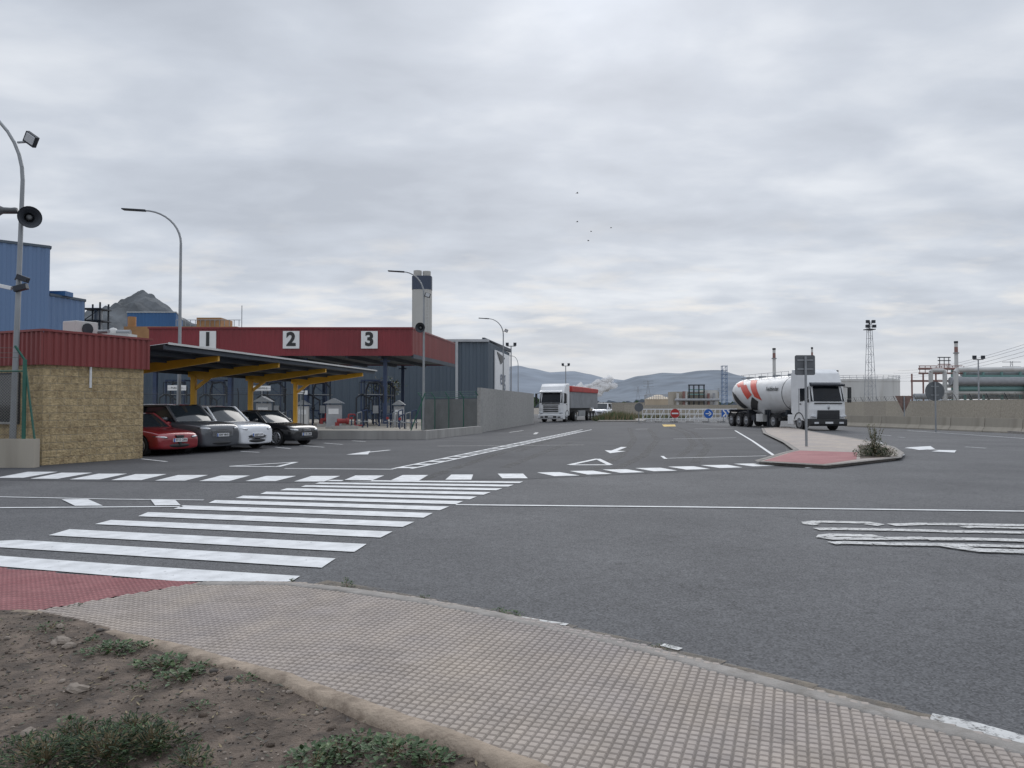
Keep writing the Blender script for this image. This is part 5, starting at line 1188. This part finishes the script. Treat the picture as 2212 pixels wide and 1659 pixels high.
for i in range(3):
    a,c_=Vector((*wp[i],2.05)),Vector((*wp[i+1],2.05)); L=(c_-a).length; k=int(L/2.5)
    for j in range(k+1):
        p=a.lerp(c_,j/k); b.tube(p-Vector((41,97,2.05)),p-Vector((41,97,2.05))+Vector((-.25,0,.5)),.025,mSteelD,n=4)
    k=int(L/.12); pts=[]
    for j in range(k):
        p=a.lerp(c_,j/k)-Vector((41,97,2.05)); th=j*.9; pts.append(p+Vector((-.1+.22*math.cos(th),0,.28+.22*math.sin(th))))
    b.path(pts,.009,mWire,n=3)
b.obj("wire_coil",parent=t,recalc=False)
bpts=[PY(1832,876,59).xy,PY(1990,876,52).xy,PY(2212,876,44).xy,PY(2450,876,38).xy]
for i in range(3):
    a,c_=bpts[i],bpts[i+1]; L=(c_-a).length; k=max(1,round(L/3.0)); d=(c_-a)/L; an=math.atan2(d.y,d.x); sl_=L/k
    b=B(); pr=[(-.3,0),(-.3,.08),(-.12,.32),(-.08,.85),(.08,.85),(.12,.32),(.3,.08),(.3,0)]
    hl=sl_/2-.02
    b.add([(-hl,y,z) for y,z in pr]+[(hl,y,z) for y,z in pr],[tuple(range(8)),tuple(range(8,16))[::-1]]+[(q,8+q,8+(q+1)%8,(q+1)%8) for q in range(8)],mConcT)
    src=None
    for j in range(k):
        p=a.lerp(c_,(j+.5)/k)
        if src is None: src=b.obj("concrete_barrier",loc=(p.x,p.y,0),rz=an,label="tan concrete road barrier in a row",cat="road barrier",group="concrete barriers along the road")
        else: dup(src,loc=(p.x,p.y,0))
def post_sign(name,u,Y,vt,vb,shape,w_,label,mat=mSignBack):
    q=PY(u,vt,Y); z=q.z; z0=PY(u,vb,Y).z; t=E(name,(q.x,Y,0),0,label,"road sign")
    b=B(); b.tube((0,0,0),(0,0,z-.05),.045 if Y<40 else .05,mGalv,n=10); b.obj("post",parent=t)
    b=B()
    if shape=='rect': b.prismY(rr(w_/2,(z-z0)/2,.06,4),.05,.08,mat); b.v=[Vector((p.x,p.y,p.z+(z+z0)/2)) for p in b.v]
    if shape=='disc': b.tube((0,.05,(z+z0)/2),(0,.07,(z+z0)/2),(z-z0)/2,mat,n=28)
    if shape=='tri': b.prismY([(-w_/2,z),(w_/2,z),(0,z0)],.05,.07,mat)
    b.obj("panel",parent=t)
    if shape!='tri':
        for e_ in(.3,.75):
            b=B(); b.beam((-w_*.4,.04,lerp(z0,z,e_)),(w_*.4,.04,lerp(z0,z,e_)),.03,.05,mGalv); b.obj("bracket",parent=t)
post_sign("square_sign",1740,28.3,767,810,'rect',.74,"dark grey back of square sign on island post")
post_sign("round_sign",2020,46,824,866,'disc',.6,"grey back of round sign beside barrier")
post_sign("give_way_sign",1953,56,855,893,'tri',1.25,"rusty grey back of inverted triangle sign",mat=M("rusty_back",(.2,.13,.11),.7,var=.3,scale=3))
def pylon(u,vt,Y,wd,label):
    q=PY(u,vt,Y); t=E("electricity_pylon",(q.x,Y,0),0,label,"pylon","lattice electricity pylons on the skyline"); b=B(); h=q.z; K=9; r=h*.006
    f_=lambda z: lerp(wd,wd*.15,min(1,z/h*1.3))
    for sx in(-1,1): b.path([(sx*f_(h*i/K),0,h*i/K) for i in range(K+1)],r,mGalvL,n=4)
    for i in range(K):
        z0,z1=h*i/K,h*(i+1)/K; b.tube((-f_(z0),0,z0),(f_(z1),0,z1),r*.6,mGalvL,n=3); b.tube((f_(z0),0,z0),(-f_(z1),0,z1),r*.6,mGalvL,n=3)
    b.obj("lattice",parent=t)
    for k in(.78,.88,.98):
        b=B(); b.beam((-wd*1.2,0,h*k),(wd*1.2,0,h*k),r*2,r*2,mGalvL); b.obj("crossarm",parent=t)
pylon(1400,822,600,3.5,"distant lattice electricity pylon before the hills"); pylon(1552,838,650,3,"small distant electricity pylon"); pylon(2185,780,500,5,"electricity pylon above the pipe rack"); pylon(1378,835,700,3,"small distant electricity pylon")
t=E("lattice_tower",(PY(1565,876,500).x,500,0),0,"blue lattice telecom tower on the skyline","tower"); b=B(); h=hz_(790,500)
for x in(-1.5,1.5):
    for y in (-1.5,1.5): b.beam((x,y,0),(x,y,h),.3,.3,mBlue)
for k in range(10): z=h*(k+1)/10; b.box((0,0,z-.2),(3.6,3.6,.25),mBlue); b.beam((-1.5,-1.5,z-h/10),(1.5,-1.5,z),.2,.2,mBlue)
b.obj("frame",parent=t)
for k,(v0,v1) in enumerate([(735,800),(742,806),(752,812),(762,816),(790,820)]):
    a=PY(2260,v0-6,180); c_=PY(1940-10*k,v1,480); pts=[]
    for i in range(13): s_=i/12; p=a.lerp(c_,s_); p.z-=4*4*s_*(1-s_)*.6; pts.append(p-a)
    b=B(); b.path(pts,.045,mSteelD,n=3); b.obj("power_line",loc=a,label="thin overhead power line running to pylons",cat="power line",group="overhead power lines")

# ---------------------------------------------------------------- hills
def hill(name,prof,Y,depth,mat,rough,seed,cols=160,rows=16,kind="structure",amp=.16):
    vs=[]
    for i in range(cols+1):
        u=lerp(prof[0][0],prof[-1][0],i/cols)
        for k in range(len(prof)-1):
            if prof[k][0]<=u<=prof[k+1][0]: v=lerp(prof[k][1],prof[k+1][1],sm((u-prof[k][0])/(prof[k+1][0]-prof[k][0]))*.5+.5*(u-prof[k][0])/(prof[k+1][0]-prof[k][0])); break
        top=PY(u,v,Y); sx=top.x
        for j in range(rows+1):
            t=j/rows; y=Y-depth*(1-t); nz=noise.fractal((sx*rough,y*rough,seed),1.0,2.0,6)
            z=top.z*(t**1.1)+nz*top.z*amp*(1-t*.75)*(.3+t); vs.append((sx,y,max(z,-1)))
    fs=[(i*(rows+1)+j,(i+1)*(rows+1)+j,(i+1)*(rows+1)+j+1,i*(rows+1)+j+1) for i in range(cols) for j in range(rows)]
    b=B(); b.add(vs,fs,mat,False if amp>.2 else True); return b.obj(name,kind=kind)
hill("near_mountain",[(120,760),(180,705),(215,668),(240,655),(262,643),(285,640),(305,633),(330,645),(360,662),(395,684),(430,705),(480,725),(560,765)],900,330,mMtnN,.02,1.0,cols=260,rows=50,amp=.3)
hill("hazy_far_mountain",[(900,830),(1000,800),(1100,792),(1120,790),(1150,797),(1190,806),(1240,804),(1270,809),(1310,818),(1360,822),(1430,835),(1500,838),(1600,845),(1800,858),(2300,868)],4200,1500,mMtnF,.0012,4.0)
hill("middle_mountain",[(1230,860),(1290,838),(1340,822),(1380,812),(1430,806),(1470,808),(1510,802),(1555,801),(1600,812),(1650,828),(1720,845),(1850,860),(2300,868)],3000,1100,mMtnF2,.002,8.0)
b=B()
for i in range(5000):
    u=random.uniform(1130,2300); Y=random.uniform(500,800); q=PY(u,876,Y); hh=random.uniform(2,6)*(.5+abs(noise.noise((u*.03,0,0)))*1.2); w_=random.uniform(2,5); z=random.random()*hh
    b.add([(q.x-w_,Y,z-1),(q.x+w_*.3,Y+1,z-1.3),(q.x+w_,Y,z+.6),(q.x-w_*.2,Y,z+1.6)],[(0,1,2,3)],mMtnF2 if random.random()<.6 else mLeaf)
b.obj("distant_woodland",kind="stuff",label="dark distant band of trees below the hills",cat="woodland",recalc=False)
sm_m,sn_,sl2,sb=nt("steam"); sb.inputs["Base Color"].default_value=(.92,.92,.93,1); sb.inputs["Roughness"].default_value=1; sb.inputs["Specular IOR Level"].default_value=0
lw=sn_.new("ShaderNodeLayerWeight"); lw.inputs[0].default_value=.4; rp=sn_.new("ShaderNodeMapRange"); rp.inputs[1].default_value=0; rp.inputs[2].default_value=.8; rp.inputs[3].default_value=.7; rp.inputs[4].default_value=0
sl2.new(lw.outputs["Facing"],rp.inputs[0]); sl2.new(rp.outputs[0],sb.inputs["Alpha"])
b=B()
for i in range(60):
    s_=random.random(); u=lerp(1232,1318,s_)+random.gauss(0,4); v=lerp(848,828,s_)+random.gauss(0,4+4*s_); p=PY(u,v,1500); r=lerp(5,11,s_)*random.uniform(.5,1.1)
    b.ball(p,r,sm_m,n=12,sc=(1.3,1,.8))
b.v=[p+Vector((noise.noise(p*.08),0,noise.noise(p*.08+Vector((9,9,9)))))*6 for p in b.v]
b.obj("steam_plume",label="white steam plume drifting before the hills",cat="steam",kind="stuff")
for (u,v,s_) in [(1247,417,.8),(1247,479,.7),(1277,500,.6),(1320,492,.6),(1271,520,.7)]:
    p=PY(u,v,70); b=B(); b.ball((0,0,0),.08*s_,mBlackP,n=8,sc=(1.8,.7,.7))
    for sd_ in(-1,1): b.add([tuple(c*s_*.6 for c in q) for q in [(-.08,0,.02),(.1,0,.02),(.05,sd_*.28,.14),(-.1,sd_*.3,.14),(-.12,sd_*.6,.02)]],[(0,1,2,3),(3,2,4)],mBlackP)
    b.obj("bird",loc=p,rz=random.uniform(-.6,.6),label="small dark bird flying in cloudy sky",cat="bird",group="birds flying in the sky")
